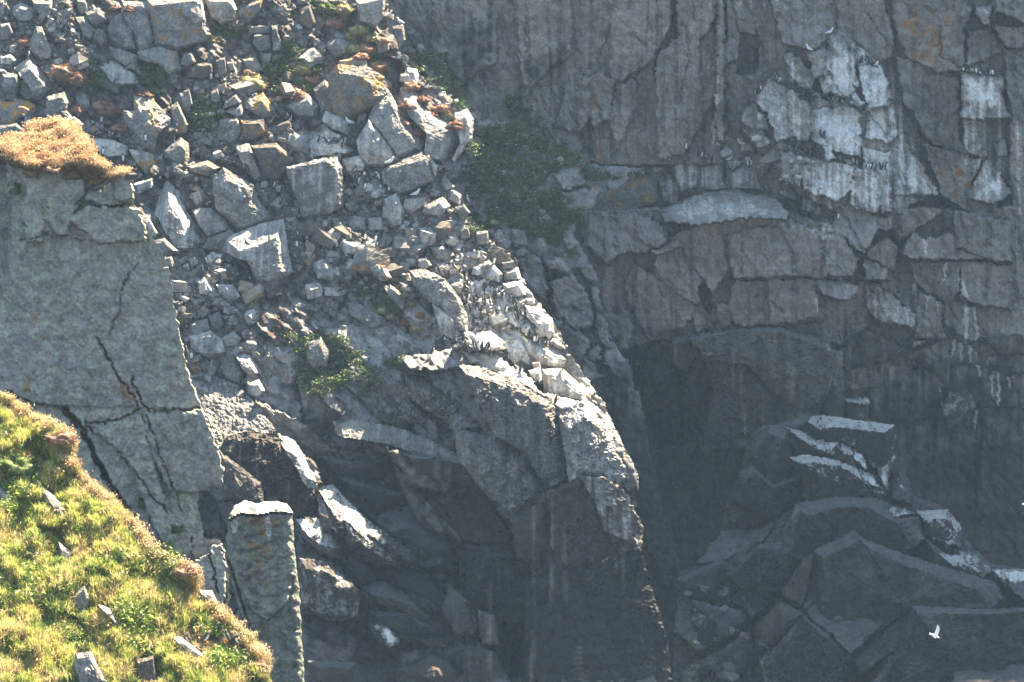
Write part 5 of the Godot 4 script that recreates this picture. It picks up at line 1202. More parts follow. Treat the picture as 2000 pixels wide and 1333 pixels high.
func scatter_rubble():
	var small: StandardMaterial3D = M.rock.duplicate()
	small.uv1_world_triplanar = false
	small.uv1_scale = Vector3.ONE * 0.5
	M.rock_small = small
	var shapes := []
	for i in 20:
		shapes.append(block_shape(100 + i, TONES[[0, 1, 1, 4, 2][i % 5]], ["m", "g", "", "mo", ""][i % 5]))
	var dark := []
	for i in 8:
		dark.append(block_shape(300 + i, TONES[[2, 5, 1][i % 3]], ["", "m"][i % 2]))
	var white := []
	for i in 8:
		white.append(block_shape(400 + i, TONES[[3, 0][i % 2]], "g"))
	# outline, pieces of their own, pieces in the mass, size range in metres, kind, label
	var zones := [
		["R2: 0,1060 180,1040 280,1270 520,1270 700,1250 880,1320 1300,1310 1500,1400 1400,1560 900,1600 300,1560 0,1500", 47, 336, 0.24, 0.86, shapes, "loose pale grey rock in the rubble under the square faced boulder", "loose rocks of the middle rubble"],
		["R2: 500,990 720,960 860,1140 1150,1040 1240,1200 1200,1340 700,1340 500,1240", 17, 144, 0.17, 0.55, shapes, "broken grey rock in the heap below the dark flat faced boulder", "broken rocks below the flat faced boulder"],
		["R5: 420,330 780,300 900,480 1060,560 980,760 1050,1100 900,1250 640,1100 500,780", 30, 264, 0.21, 0.70, shapes, "pale angular rock in the scree beside the lichen buttress", "scree beside the buttress"],
		["R1: 0,0 450,0 560,250 500,520 260,520 0,480", 14, 120, 0.24, 0.78, shapes, "grey rock lying among the tussocks at the top left", "rocks at the top left"],
		["R1: 1000,420 1400,430 1640,560 1700,820 1300,960 900,930 1080,720", 20, 184, 0.21, 0.62, shapes, "grey stone in the grassy runnel above the many sided boulder", "stones of the grassy runnel"],
		["R1: 1300,0 2000,0 2000,450 1640,540 1400,420", 10, 96, 0.24, 0.70, shapes, "grey stone among plants under the upper edge", "stones under the upper edge"],
		["R1: 520,700 760,720 1000,940 1240,1040 1250,1230 1000,1060 800,1060 640,920", 8, 96, 0.21, 0.62, shapes, "grey rock in the gap right of the thrift mat", "rocks right of the thrift mat"],
		["R6: 900,420 1140,420 1280,560 1420,700 1380,760 1240,900 1130,860 960,780 920,620", 20, 208, 0.14, 0.47, white, "whitened broken rock under the birds on the ridge", "broken rocks of the ridge"],
		["R6: 600,200 1000,120 1300,200 1300,330 1000,330 700,330", 12, 112, 0.28, 0.78, shapes, "grey rock in the rubble just above the ridge", "rocks above the ridge"],
		["R6: 0,180 500,240 640,500 500,700 150,620 0,500", 8, 96, 0.21, 0.62, shapes, "half buried grey stone in the brown soil of the slope", "stones in the brown soil"],
		["R2: 1250,860 1700,760 1900,960 1750,1330 1300,1300", 0, 72, 0.21, 0.70, shapes, "", ""],
		["R2: 760,80 900,160 1250,640 1180,700 960,440 780,300", 8, 48, 0.21, 0.62, shapes, "grey stone on the skyline edge of the slope", "stones on the skyline edge"],
		["Q4: 300,900 600,900 640,1300 340,1333", 0, 40, 0.28, 1.01, dark, "", ""],
		["R4: 0,760 480,840 500,1180 100,1080 0,900", 4, 40, 0.17, 0.47, white, "small whitened stone among the boulders of the far shelf", "small stones of the far shelf"],
	]
	var mass := {}
	var own_rocks := []
	for z in zones:
		var p := outline(z[0])
		var bb := Rect2(p[0], Vector2.ZERO)
		for q in p: bb = bb.expand(q)
		var made := 0
		var tries := 0
		var total: int = z[1] + int(z[2] * 1.7)
		while made < total and tries < total * 12:
			tries += 1
			var x := rng.randf_range(bb.position.x, bb.end.x)
			var y := rng.randf_range(maxf(bb.position.y, -40.0), bb.end.y)
			if Relief.inside(p, x, y) < 0.0: continue
			var own: bool = made < z[1]
			var s: float = lerpf(0.5, 1.55, pow(rng.randf(), 2.0)) * z[4] if own else lerpf(z[3] * 0.35, z[4] * 0.62, pow(rng.randf(), 3.0))
			var zi := clampi(int(y / 4.0), 0, ZH - 1) * ZW + clampi(int(x / 4.0), 0, ZW - 1)
			if busy[zi]: continue
			if own or s > 0.2:
				var ok := true
				var wide := s * 22.0
				for w in [Vector2(wide, 0), Vector2(-wide, 0), Vector2(0, wide), Vector2(0, -wide)]:
					if busy[clampi(int((y + w.y) / 4.0), 0, ZH - 1) * ZW + clampi(int((x + w.x) / 4.0), 0, ZW - 1)] == 1: ok = false
				if not ok: continue
			made += 1
			var d := ground_at(x, y)
			if d > 1e5: continue
			var list: Array = z[5]
			var me: ArrayMesh = list[rng.randi() % list.size()]
			var tr := Transform3D(Basis.from_euler(Vector3(rng.randf_range(-0.5, 0.5), rng.randf() * TAU, rng.randf_range(-0.5, 0.5))) * Basis.from_scale(Vector3(s * rng.randf_range(0.8, 1.4), s * rng.randf_range(0.6, 1.0), s * rng.randf_range(0.8, 1.2))), at(x, y, d - s * 0.03))
			if own:
				var o := MeshInstance3D.new()
				o.mesh = me
				o.name = numbered("rock")
				add_child(o, true)
				o.transform = tr
				own_rocks.append([o, x, y, s, tr.basis.get_scale(), z[6], z[7]])
				var r := int(s * 40.0 * 0.35 / 4.0)
				for dj in range(-r, r + 1):
					for di in range(-r, r + 1):
						busy[clampi(int(y / 4.0) + dj, 0, ZH - 1) * ZW + clampi(int(x / 4.0) + di, 0, ZW - 1)] = 2
			else:
				if not mass.has(me): mass[me] = []
				mass[me].append(tr)
	name_rocks(own_rocks)
	var holder := Node3D.new()
	holder.name = "rubble"
	add_child(holder)
	tag(holder, "small broken stones filling the gaps between the boulders", "rubble", "", "stuff")
	for me in mass:
		scatter("stones", me, mass[me], [], holder)

func scatter(called: String, me: Mesh, trs: Array, tints: Array, parent: Node3D) -> MultiMeshInstance3D:
	var mm := MultiMesh.new()
	mm.transform_format = MultiMesh.TRANSFORM_3D
	mm.use_colors = tints.size() > 0
	mm.mesh = me
	mm.instance_count = trs.size()
	for i in trs.size():
		mm.set_instance_transform(i, trs[i])
		if tints.size() > 0: mm.set_instance_color(i, tints[i])
	var o := MultiMeshInstance3D.new()
	o.multimesh = mm
	o.name = called
	parent.add_child(o, true)
	if parent != self: o.set_meta("kind", "stuff")
	return o

const MARKS := [["the big grey wedge", 68, 155], ["the orange lichened rock", 30, 215], ["the huge overhanging slab", 345, 40], ["the broad tilted slab", 235, 135], ["the two shouldered boulder", 285, 240], ["the upright lichened stone", 350, 232], ["the dark boulder in the hollow", 395, 140], ["the layered outcrop", 515, 90], ["the yellow green lichened boulder", 505, 208], ["the big round brown boulder", 535, 315], ["the many sided boulder", 475, 390], ["the square faced boulder", 620, 370], ["the brightest white slab", 650, 290], ["the huge perched boulder", 700, 175], ["the long lit slab", 845, 245], ["the dark flat faced boulder", 797, 340], ["the white streaked slab", 215, 287], ["the long sunlit slab", 350, 425], ["the guano washed boulder", 515, 510], ["the cone shaped white rock", 403, 560], ["the broad whitish boulder", 405, 680], ["the tall pale block", 768, 415], ["the rock heap above the gully", 865, 400], ["the long leaning slab", 860, 590], ["the two stacked blocks", 1003, 560], ["the large white slab", 975, 610], ["the loaf shaped slab", 1060, 685], ["the tall streaked boulder", 1340, 335], ["the two birds boulder", 1460, 350], ["the golden tuft by the gully", 963, 434], ["the white tipped skyline rock", 805, 145], ["the dark pointed rock", 600, 35], ["the big pale slab", 780, 230], ["the flat brown rock", 400, 328]]
const ORDER := ["first", "second", "third", "fourth", "fifth", "sixth", "seventh", "eighth", "ninth", "tenth", "eleventh", "twelfth", "thirteenth", "fourteenth", "fifteenth", "sixteenth", "seventeenth", "eighteenth", "nineteenth", "twentieth", "twenty first", "twenty second", "twenty third", "twenty fourth", "twenty fifth", "twenty sixth", "twenty seventh", "twenty eighth", "twenty ninth", "thirtieth"]

# each loose rock is told by its build and by counting outwards from the nearest landmark
func name_rocks(list: Array):
	var bins := {}
	for r in list:
		var best := 1e9
		var mk: Array = MARKS[0]
		for q in MARKS:
			var dd := Vector2(r[1] - q[1], r[2] - q[2]).length()
			if dd < best:
				best = dd
				mk = q
		var dx: float = r[1] - mk[1]
		var dy: float = r[2] - mk[2]
		var side := ("to the right of " if dx > 0 else "to the left of ") if absf(dx) > absf(dy) else ("below " if dy > 0 else "above ")
		var key: String = side + mk[0]
		if not bins.has(key): bins[key] = []
		bins[key].append([best, r])
	for key in bins:
		var b: Array = bins[key]
		b.sort_custom(func(p, q): return p[0] < q[0])
		for i in b.size():
			var r: Array = b[i][1]
			var sc: Vector3 = r[4]
			var build := "flat" if sc.y < 0.72 * sc.x else ("long" if sc.x > 1.25 * sc.z else "blocky")
			var word := "big" if r[3] > 0.62 else ("small" if r[3] < 0.42 else "medium")
			tag(r[0], "%s %s rock, %s one %s" % [word, build, ORDER[mini(i, 29)], key], "rock", r[6])

var green_spots := []

func fill(arr_v: PackedVector3Array, arr_c: PackedColorArray) -> ArrayMesh:
	var st := SurfaceTool.new()
	st.begin(Mesh.PRIMITIVE_TRIANGLES)
	for i in arr_v.size():
		st.set_color(arr_c[i])
		st.add_vertex(arr_v[i])
	st.generate_normals()
	return st.commit()

func tuft_shape(blades: int, spread: float, lean: float, sd: int, root: Color, tip: Color, width: float) -> ArrayMesh:
	var rg := RandomNumberGenerator.new()
	rg.seed = sd
	var v := PackedVector3Array()
	var c := PackedColorArray()
	for i in blades:
		var b := Vector3(rg.randf_range(-1, 1), 0, rg.randf_range(-1, 1)) * spread * 0.5
		var dirn := (Vector3(rg.randf_range(-1, 1), 0, rg.randf_range(-1, 1)) + Vector3(0.1, 0, 0.3)).normalized()
		var hgt := rg.randf_range(0.55, 1.0)
		var bend := lean * rg.randf_range(0.4, 1.3)
		var side := dirn.cross(Vector3.UP).normalized() * width
		var m1 := b + Vector3.UP * hgt * 0.55 + dirn * bend * 0.25
		var m2 := b + Vector3.UP * hgt * (1.0 - 0.25 * bend) + dirn * bend * 0.8
		var k := rg.randf_range(0.8, 1.2)
		var cr := Color(root.r * k, root.g * k, root.b * k)
		var ct := Color(tip.r * k, tip.g * k, tip.b * k)
		var cm := cr.lerp(ct, 0.6)
		for t in [[b - side, cr], [m1 - side * 0.8, cm], [b + side, cr], [b + side, cr], [m1 - side * 0.8, cm], [m1 + side * 0.8, cm], [m1 - side * 0.8, cm], [m2, ct], [m1 + side * 0.8, cm]]:
			v.append(t[0]); c.append(t[1])
	return fill(v, c)

func leaves_shape(n: int, sd: int, size: float, col: Color, flower: int) -> ArrayMesh:
	var rg := RandomNumberGenerator.new()
	rg.seed = sd
	var v := PackedVector3Array()
	var c := PackedColorArray()
	for i in n:
		var p := Vector3(rg.randfn() * 0.28, absf(rg.randfn()) * 0.22, rg.randfn() * 0.28)
		var a := Vector3(rg.randf_range(-1, 1), rg.randf_range(-0.4, 0.9), rg.randf_range(-1, 1)).normalized() * size
		var b := a.cross(Vector3(rg.randf_range(-1, 1), rg.randf_range(-1, 1), rg.randf_range(-1, 1))).normalized() * size * 0.45
		var k := rg.randf_range(0.6, 1.5)
		var cc := Color(col.r * k, col.g * k, col.b * k * 0.9)
		if i < flower:
			cc = Color(0.7, 0.66, 0.62)
			a *= 0.5; b *= 0.8
			p.y += 0.15
		for q in [p - a, p + b, p + a, p - a, p + a, p - b]:
			v.append(q); c.append(cc)
	return fill(v, c)

# stalks with a dry round flower head
func seed_shape(n: int, sd: int, head: Color) -> ArrayMesh:
	var rg := RandomNumberGenerator.new()
	rg.seed = sd
	var v := PackedVector3Array()
	var c := PackedColorArray()
	for i in n:
		var b := Vector3(rg.randf_range(-0.6, 0.6), 0, rg.randf_range(-0.6, 0.6))
		var t := b + Vector3(rg.randf_range(-0.3, 0.3), rg.randf_range(0.6, 1.1), rg.randf_range(-0.1, 0.3))
		var w := Vector3(0.025, 0, 0)
		var sc := Color(0.26, 0.19, 0.09)
		for q in [b - w, t, b + w]:
			v.append(q); c.append(sc)
		var k := rg.randf_range(0.7, 1.25)
		var hc := Color(head.r * k, head.g * k, head.b * k)
		var r := rg.randf_range(0.055, 0.095)
		var o := [Vector3.RIGHT * r, Vector3.BACK * r, Vector3.LEFT * r, Vector3.FORWARD * r]
		for s in 4:
			for q in [t + o[s], t + Vector3.UP * r, t + o[(s + 1) % 4], t + o[(s + 1) % 4], t - Vector3.UP * r * 0.7, t + o[s]]:
				v.append(q); c.append(hc)
	return fill(v, c)

# a cushion of thrift: a lumpy dome bristling with short dry leaves
func cushion_shape(sd: int, low: Color, top: Color, bristle: Color) -> ArrayMesh:
	var rg := RandomNumberGenerator.new()
	rg.seed = sd
	var v := PackedVector3Array()
	var c := PackedColorArray()
	var rows := 8
	var cols := 16
	var g := []
	for j in rows + 1:
		var lat := lerpf(-0.35, 1.0, float(j) / rows) * PI / 2.0
		for i in cols:
			var lon := TAU * i / cols
			var d := Vector3(cos(lat) * cos(lon), sin(lat) * 0.75, cos(lat) * sin(lon))
			d *= 1.0 + 0.6 * nB.get_noise_3dv(d * 40.0 + Vector3(sd * 50.0, 0, 0)) + 0.3 * nC.get_noise_3dv(d * 30.0 + Vector3(sd * 50.0, 0, 0))
			g.append(d)
	for j in rows:
		for i in cols:
			var a: Vector3 = g[j * cols + i]
			var b: Vector3 = g[j * cols + (i + 1) % cols]
			var e: Vector3 = g[(j + 1) * cols + (i + 1) % cols]
			var f: Vector3 = g[(j + 1) * cols + i]
			for q in [a, b, e, a, e, f]:
				var k := 1.0 + 0.5 * nC.get_noise_3dv(q * 30.0)
				var cc := low.lerp(top, clampf(0.25 + q.y * 0.9 + nB.get_noise_3dv(q * 30.0), 0.0, 1.0))
				v.append(q); c.append(Color(cc.r * k, cc.g * k, cc.b * k))
	for i in 650:
		var d: Vector3 = g[rg.randi_range(cols, g.size() - 1)] * rg.randf_range(0.9, 1.02) + Vector3(rg.randfn(), rg.randfn(), rg.randfn()) * 0.06
		var o := (d.normalized() + Vector3(rg.randfn(), rg.randfn() + 0.6, rg.randfn()) * 0.5).normalized()
		var s := o.cross(Vector3(rg.randfn(), rg.randfn(), rg.randfn())).normalized() * 0.028
		var l := rg.randf_range(0.12, 0.32)
		var k := rg.randf_range(0.6, 1.3)
		var cc := (low if rg.randf() < 0.35 else (top if rg.randf() < 0.6 else bristle))
		for q in [d - s, d + o * l, d + s]:
			v.append(q); c.append(Color(cc.r * k, cc.g * k, cc.b * k))
	return fill(v, c)

func on_ground(p: PackedVector2Array, n: int, birds := false) -> Array:
	var bb := Rect2(p[0], Vector2.ZERO)
	for q in p: bb = bb.expand(q)
	var out := []
	var tries := 0
	while out.size() < n and tries < n * 8:
		tries += 1
		var x := rng.randf_range(bb.position.x, bb.end.x)
		var y := rng.randf_range(bb.position.y, bb.end.y)
		if x < -11.0 or y < -40.0 or y > 1345.0 or Relief.inside(p, x, y) < 0.0: continue
		if busy[clampi(int(y / 4.0), 0, ZH - 1) * ZW + clampi(int(x / 4.0), 0, ZW - 1)] == 1 and not birds: continue
		var d := ground_at(x, y)
		if d < 1e5: out.append(Vector3(x, y, d))
	return out

func mass(called: String, label: String) -> Node3D:
	var o := Node3D.new()
	o.name = called
	add_child(o)
	tag(o, label, called.replace("_", " "), "", "stuff")
	return o

func upright(pos: Vector3, h: float, w: float, tilt := 0.25) -> Transform3D:
	return Transform3D(Basis.from_euler(Vector3(rng.randf_range(-tilt, tilt), rng.randf() * TAU, rng.randf_range(-tilt, tilt))) * Basis.from_scale(Vector3(w, h, w)), pos)

const CREST := "P: 5,768 40,790 65,805 100,820 140,848 150,868 145,890 165,930 225,975 280,1038 320,1090 372,1103 392,1125 390,1150 445,1200 490,1240 530,1292"

func from_line(p: PackedVector2Array, q: Vector2) -> float:
	var best := 1e9
	for i in p.size() - 1:
		best = minf(best, q.distance_to(Geometry2D.get_closest_point_to_segment(q, p[i], p[i + 1])))
	return best

func make_plants():
	var crest := outline(CREST)
	# the grass of the bank
	var bankp := outline("P: -11,768 5,775 40,797 65,812 100,827 138,853 146,868 141,890 160,930 220,978 276,1040 316,1092 370,1107 388,1128 386,1150 441,1203 486,1243 526,1293 522,1344 -11,1344")
	var kinds := [tuft_shape(10, 1.0, 0.8, 1, Color(0.22, 0.24, 0.06), Color(0.54, 0.58, 0.15), 0.045), tuft_shape(10, 1.2, 0.9, 2, Color(0.34, 0.27, 0.12), Color(0.66, 0.54, 0.31), 0.035), tuft_shape(12, 1.1, 1.0, 3, Color(0.06, 0.09, 0.02), Color(0.18, 0.27, 0.06), 0.06), tuft_shape(8, 0.9, 0.6, 4, Color(0.30, 0.29, 0.09), Color(0.68, 0.65, 0.23), 0.035)]
	var trs := [[], [], [], []]
	for q in on_ground(bankp, 30000):
		var n1 := nA.get_noise_2d(q.x * 2.0, q.y * 1.4)
		var n2 := nB.get_noise_2d(q.x * 0.8, q.y * 0.8)
		var e := from_line(crest, Vector2(q.x, q.y))
		var k := 0
		var r := rng.randf() + n1 * 0.9 + n2 * 0.5
		if r < 0.06: k = 2
		elif r < 0.46: k = 0
		elif r < 0.88: k = 3
		else: k = 1
		if e < 34.0 and rng.randf() < 0.7 - e * 0.012: k = 1
		var hh := rng.randf_range(0.16, 0.34) * (1.0 + 0.5 * n2) * (0.7 if e < 30.0 else 1.0)
		if q.x > 355.0 and q.x < 482.0 and q.y > 1225.0 and q.y < 1288.0:
			if rng.randf() < 0.6: continue
			hh *= 0.4
			k = 1
		trs[k].append(upright(at(q.x, q.y, q.z + 0.03), hh, hh * rng.randf_range(0.6, 1.0), 0.35))
	var gr := mass("grass", "long green and straw coloured grass covering the sunlit bank")
	for k in 4: scatter(["green_grass", "straw_grass", "lush_grass", "yellow_grass"][k], shaped(kinds[k], M.grass), trs[k], [], gr)
	# leafy patches in the bank
	var lk := shaped(leaves_shape(40, 5, 0.16, Color(0.19, 0.26, 0.06), 1), M.leaf)
	var lt := []
	for z in [["P: 395,1222 440,1226 440,1238 395,1236", 40], ["P: 415,1280 440,1280 445,1305 425,1305", 40], ["P: 190,1080 330,1060 360,1150 260,1180", 80], ["P: 0,850 90,900 80,1010 0,1000", 160], ["P: 60,1150 180,1210 190,1280 90,1260", 90], ["P: 230,1180 310,1200 310,1290 240,1280", 120], ["P: 440,1270 490,1280 480,1320 430,1310", 50], ["P: 0,1000 60,1040 160,1180 140,1250 0,1150", 120]]:
		for q in on_ground(outline(z[0]), z[1]):
			lt.append(upright(at(q.x, q.y, q.z), rng.randf_range(0.25, 0.5), rng.randf_range(0.3, 0.5)))
	var lo := mass("leafy_plants", "low dark green leafy plants among the grass of the bank")
	scatter("leaves", lk, lt, [], lo)
	# dry thrift heads: the crest of the bank and the mat on the buttress
	var sd := [shaped(seed_shape(20, 1, Color(0.82, 0.57, 0.33)), M.straw), shaped(seed_shape(20, 2, Color(0.82, 0.67, 0.45)), M.straw), shaped(seed_shape(12, 3, Color(0.62, 0.34, 0.14)), M.straw)]
	var st := [[], [], []]
	for q in on_ground(bankp, 9000):
		var e := from_line(crest, Vector2(q.x, q.y))
		if rng.randf() < clampf(0.75 - e / 40.0, 0.03, 1.0) * (0.7 + 0.9 * nB.get_noise_2d(q.x, q.y)):
			var hh := rng.randf_range(0.12, 0.28)
			st[rng.randi() % 2].append(upright(at(q.x, q.y, q.z), hh, hh * 1.1, 0.2))
	for q in on_ground(outline("P: -11,283 40,259 60,249 110,241 150,249 154,262 174,288 184,305 180,312 212,330 203,342 150,333 100,334 50,330 -11,308"), 2600):
		var hh := rng.randf_range(0.12, 0.26)
		st[0 if rng.randf() < 0.55 else (1 if rng.randf() < 0.6 else 2)].append(upright(at(q.x, q.y, q.z), hh, hh * 1.1, 0.25))
	for q in on_ground(outline("P: 165,345 250,330 258,340 225,350 190,362 168,360"), 160):
		var hh := rng.randf_range(0.10, 0.2)
		st[1].append(upright(at(q.x, q.y, q.z), hh, hh * 1.1, 0.25))
	var so := mass("thrift_heads", "pinkish dry thrift flower heads along the crest of the bank and on the buttress")
	for k in 3: scatter("flower_heads", sd[k], st[k], [], so)
	# green of the gully and the slope
	var gk := [shaped(leaves_shape(36, 11, 0.17, Color(0.075, 0.12, 0.045), 0), M.leaf), shaped(leaves_shape(36, 12, 0.15, Color(0.10, 0.14, 0.05), 2), M.leaf), shaped(leaves_shape(30, 13, 0.16, Color(0.09, 0.085, 0.045), 1), M.leaf)]
	var gt := [[], [], []]
	for z in green_spots:
		var p := outline(z)
		var bb := Rect2(p[0], Vector2.ZERO)
		for q in p: bb = bb.expand(q)
		for q in on_ground(p, int(bb.size.x * bb.size.y * 0.04) + 6):
			if nB.get_noise_2d(q.x * 1.3, q.y * 1.3) < 0.06: continue
			var zi := clampi(int(q.y / 4.0), 0, ZH - 1) * ZW + clampi(int(q.x / 4.0), 0, ZW - 1)
			if busy[zi] == 1: continue
			var hh := rng.randf_range(0.2, 0.5)
			gt[rng.randi() % 3].append(upright(at(q.x, q.y, q.z + 0.05), hh, hh * 1.2))
	var go := mass("gully_plants", "dark green low plants growing in the gully and between the boulders")
	for k in 3: scatter("leaves", gk[k], gt[k], [], go)
	# cushions one can count
	var cu := [shaped(cushion_shape(1, Color(0.11, 0.055, 0.04), Color(0.25, 0.13, 0.085), Color(0.36, 0.2, 0.12)), M.leaf), shaped(cushion_shape(2, Color(0.13, 0.10, 0.04), Color(0.34, 0.28, 0.13), Color(0.40, 0.38, 0.15)), M.leaf), shaped(cushion_shape(3, Color(0.05, 0.07, 0.02), Color(0.11, 0.15, 0.04), Color(0.16, 0.20, 0.06)), M.leaf), shaped(cushion_shape(4, Color(0.14, 0.07, 0.045), Color(0.36, 0.21, 0.13), Color(0.52, 0.36, 0.23)), M.leaf)]
	var kind := ["brown dead thrift cushion", "golden green cushion plant", "dark green cushion plant", "orange brown thrift cushion"]
	var places := [[50, 79, 20, 0, "on the slab near the left edge"], [125, 138, 22, 3, "below the dark soil left of the broad tilted slab"], [148, 150, 18, 0, "next to the grass tuft left of the broad tilted slab"], [158, 158, 12, 2, "beside the two birds left of the broad tilted slab"], [250, 17, 9, 0, "at the upper edge on the tall grey boulder"], [225, 14, 9, 0, "at the upper edge left of the tall grey boulder"], [494, 160, 24, 1, "on the ledge above the yellow green boulder"], [487, 141, 9, 3, "above the golden ledge cushion"], [533, 195, 9, 3, "right above the yellow green lichened boulder"], [212, 212, 18, 0, "above the two shouldered boulder's left end"], [232, 248, 14, 0, "near the birds right of the thrift mat"], [198, 205, 14, 3, "between the slabs over the thrift mat"], [288, 184, 8, 0, "on the upper edge of the two shouldered boulder"], [272, 182, 7, 0, "next to the one on the two shouldered boulder"], [150, 212, 13, 0, "behind the tall dark grey block"], [413, 75, 12, 1, "under the huge overhanging slab to the right"],
		[655, 43, 15, 3, "near the upper edge right of the pointed dark rock"], [672, 17, 14, 1, "at the upper edge left of the grey boulder"], [640, 12, 12, 2, "at the upper edge over the pointed dark rock"], [702, 58, 15, 1, "highest of the golden row below the upper edge"], [688, 70, 11, 1, "second of the golden row below the upper edge"], [716, 93, 14, 3, "over the huge perched boulder on the skyline"], [722, 74, 11, 1, "right end of the golden row"], [742, 128, 13, 3, "at the top right of the huge perched boulder"], [693, 95, 10, 1, "just above the cap stone"], [705, 108, 11, 3, "right of the cap stone"], [648, 130, 12, 0, "at the left shoulder of the huge perched boulder"], [612, 152, 17, 3, "in the green patch left of the huge perched boulder"], [590, 135, 14, 1, "leafy one in the green patch left of the huge perched boulder"], [575, 181, 18, 0, "dark one at the bottom of the green patch"], [600, 170, 9, 2, "small one at the bottom of the green patch"], [750, 78, 9, 3, "small one on the skyline rock"],
		[805, 166, 12, 3, "topmost on the long lit slab"], [826, 192, 10, 0, "second on the long lit slab"], [793, 205, 9, 0, "left side of the long lit slab"], [845, 223, 7, 0, "small one in the groove of the long lit slab"], [860, 210, 12, 3, "right edge of the long lit slab"], [874, 225, 12, 1, "golden one on the right edge of the long lit slab"], [888, 243, 13, 0, "lowest right on the long lit slab"], [815, 258, 10, 0, "lower end of the row on the big pale slab"], [792, 240, 7, 0, "middle of the row on the big pale slab"], [784, 222, 6, 0, "upper end of the row on the big pale slab"], [963, 434, 8, 1, "golden tuft at the edge of the green gully"], [970, 470, 7, 3, "below the golden tuft at the gully edge"],
		[752, 540, 7, 3, "at the head of the golden strip left of the ridge"], [772, 560, 8, 3, "in the upper golden strip left of the ridge"], [790, 576, 8, 1, "middle of the upper golden strip left of the ridge"], [803, 594, 7, 1, "lower in the upper golden strip left of the ridge"], [820, 614, 8, 3, "foot of the upper golden strip left of the ridge"], [745, 606, 8, 1, "at the head of the lower golden strip"], [762, 618, 7, 1, "in the lower golden strip"], [790, 630, 9, 0, "brown one in the lower golden strip"], [812, 640, 9, 1, "foot of the lower golden strip"], [1072, 537, 13, 2, "on the grey rib beyond the ridge"], [383, 719, 10, 3, "at the corner of the lichen buttress beside the sunlit slab"], [742, 520, 8, 3, "on the brown soil above the golden strip"],
		[62, 338, 11, 1, "hanging from the top of the buttress at the left"], [100, 330, 12, 3, "hanging below the thrift mat"], [140, 338, 14, 1, "on the buttress under the right end of the thrift mat"], [186, 352, 10, 1, "on the small ledge of the buttress"], [200, 322, 12, 3, "right end of the thrift mat"], [30, 372, 9, 2, "in the crack at the left edge of the buttress"], [346, 1034, 8, 2, "on the face of the buttress near its foot"], [279, 985, 7, 2, "on the main crack of the buttress"], [155, 395, 7, 2, "on the face of the buttress near its top"],
		[75, 893, 22, 2, "dark overhanging one high on the bank"], [30, 905, 26, 2, "dark one at the left edge of the bank"], [120, 850, 20, 3, "sunlit one on the crest of the bank"], [365, 1110, 20, 3, "round pink one on the crest of the bank"], [452, 1272, 9, 2, "round green one between the puffins"], [466, 1294, 12, 2, "large round green one below the puffins"], [505, 1300, 16, 3, "one at the lower tip of the bank"], [160, 1258, 20, 2, "one over the rounded stone at the bottom"], [300, 1270, 16, 2, "one over the dark stone at the bottom"], [165, 1130, 14, 2, "one beside the stone in the middle of the bank"]]
	for q in places:
		var d := ground_at(q[0], q[1])
		var r: float = q[2] * 1.25 * d / FOCAL
		var o := MeshInstance3D.new()
		o.mesh = cu[q[3]]
		o.name = numbered("cushion_plant")
		add_child(o, true)
		o.transform = Transform3D(Basis(Vector3.UP, rng.randf() * TAU) * Basis.from_scale(Vector3(r * rng.randf_range(0.9, 1.15), r * rng.randf_range(0.65, 0.9), r)), at(q[0], q[1] + q[2] * 0.35, d - r * 0.45))
		tag(o, kind[q[3]] + ", " + q[4], "plant", "cushion plants")

func shaped(me: ArrayMesh, m: Material) -> ArrayMesh:
	me.surface_set_material(0, m)
	return me

# A bird body: rings along a spine seen from the side (x forward, y up); each entry is x, y, half height, half width. Colours by a function of the ring and the side.
func bird_shape(rings: Array, dye: Callable, extra: Array) -> ArrayMesh:
	var v := PackedVector3Array()
	var c := PackedColorArray()
	var n := rings.size()
	var seg := 10
	var g := []
	var col := []
	for i in n:
		var a: Array = rings[maxi(i - 1, 0)]
		var b: Array = rings[mini(i + 1, n - 1)]
		var t := Vector2(b[0] - a[0], b[1] - a[1]).normalized()
		var up := Vector2(-t.y, t.x)
		for k in seg:
			var w := TAU * k / seg
			var r: Array = rings[i]
			g.append(Vector3(r[0] + up.x * r[2] * cos(w), r[1] + up.y * r[2] * cos(w), r[3] * sin(w)))
			col.append(dye.call(i, -cos(w)))
	for i in n - 1:
		for k in seg:
			var k2 := (k + 1) % seg
			for q in [i * seg + k, (i + 1) * seg + k, (i + 1) * seg + k2, i * seg + k, (i + 1) * seg + k2, i * seg + k2]:
				v.append(g[q]); c.append(col[q])
	for t in extra:
		v.append(t[0]); c.append(t[1])
	var st := SurfaceTool.new()
	st.begin(Mesh.PRIMITIVE_TRIANGLES)
	for i in v.size():
		st.set_color(c[i])
		st.set_smooth_group(0)
		st.add_vertex(v[i])
	st.index()
	st.generate_normals()
	var me := st.commit()
	me.surface_set_material(0, M.feathers)
	return me

func cone(a: Vector3, b: Vector3, r: float, col: Color) -> Array:
	var out := []
	var s := (b - a).cross(Vector3(0.3, 0.2, 1)).normalized() * r
	var u := (b - a).cross(s).normalized() * r
	for q in [[s, u], [u, -s], [-s, -u], [-u, s]]:
		out.append([a + q[0], col]); out.append([b, col]); out.append([a + q[1], col])
	return out

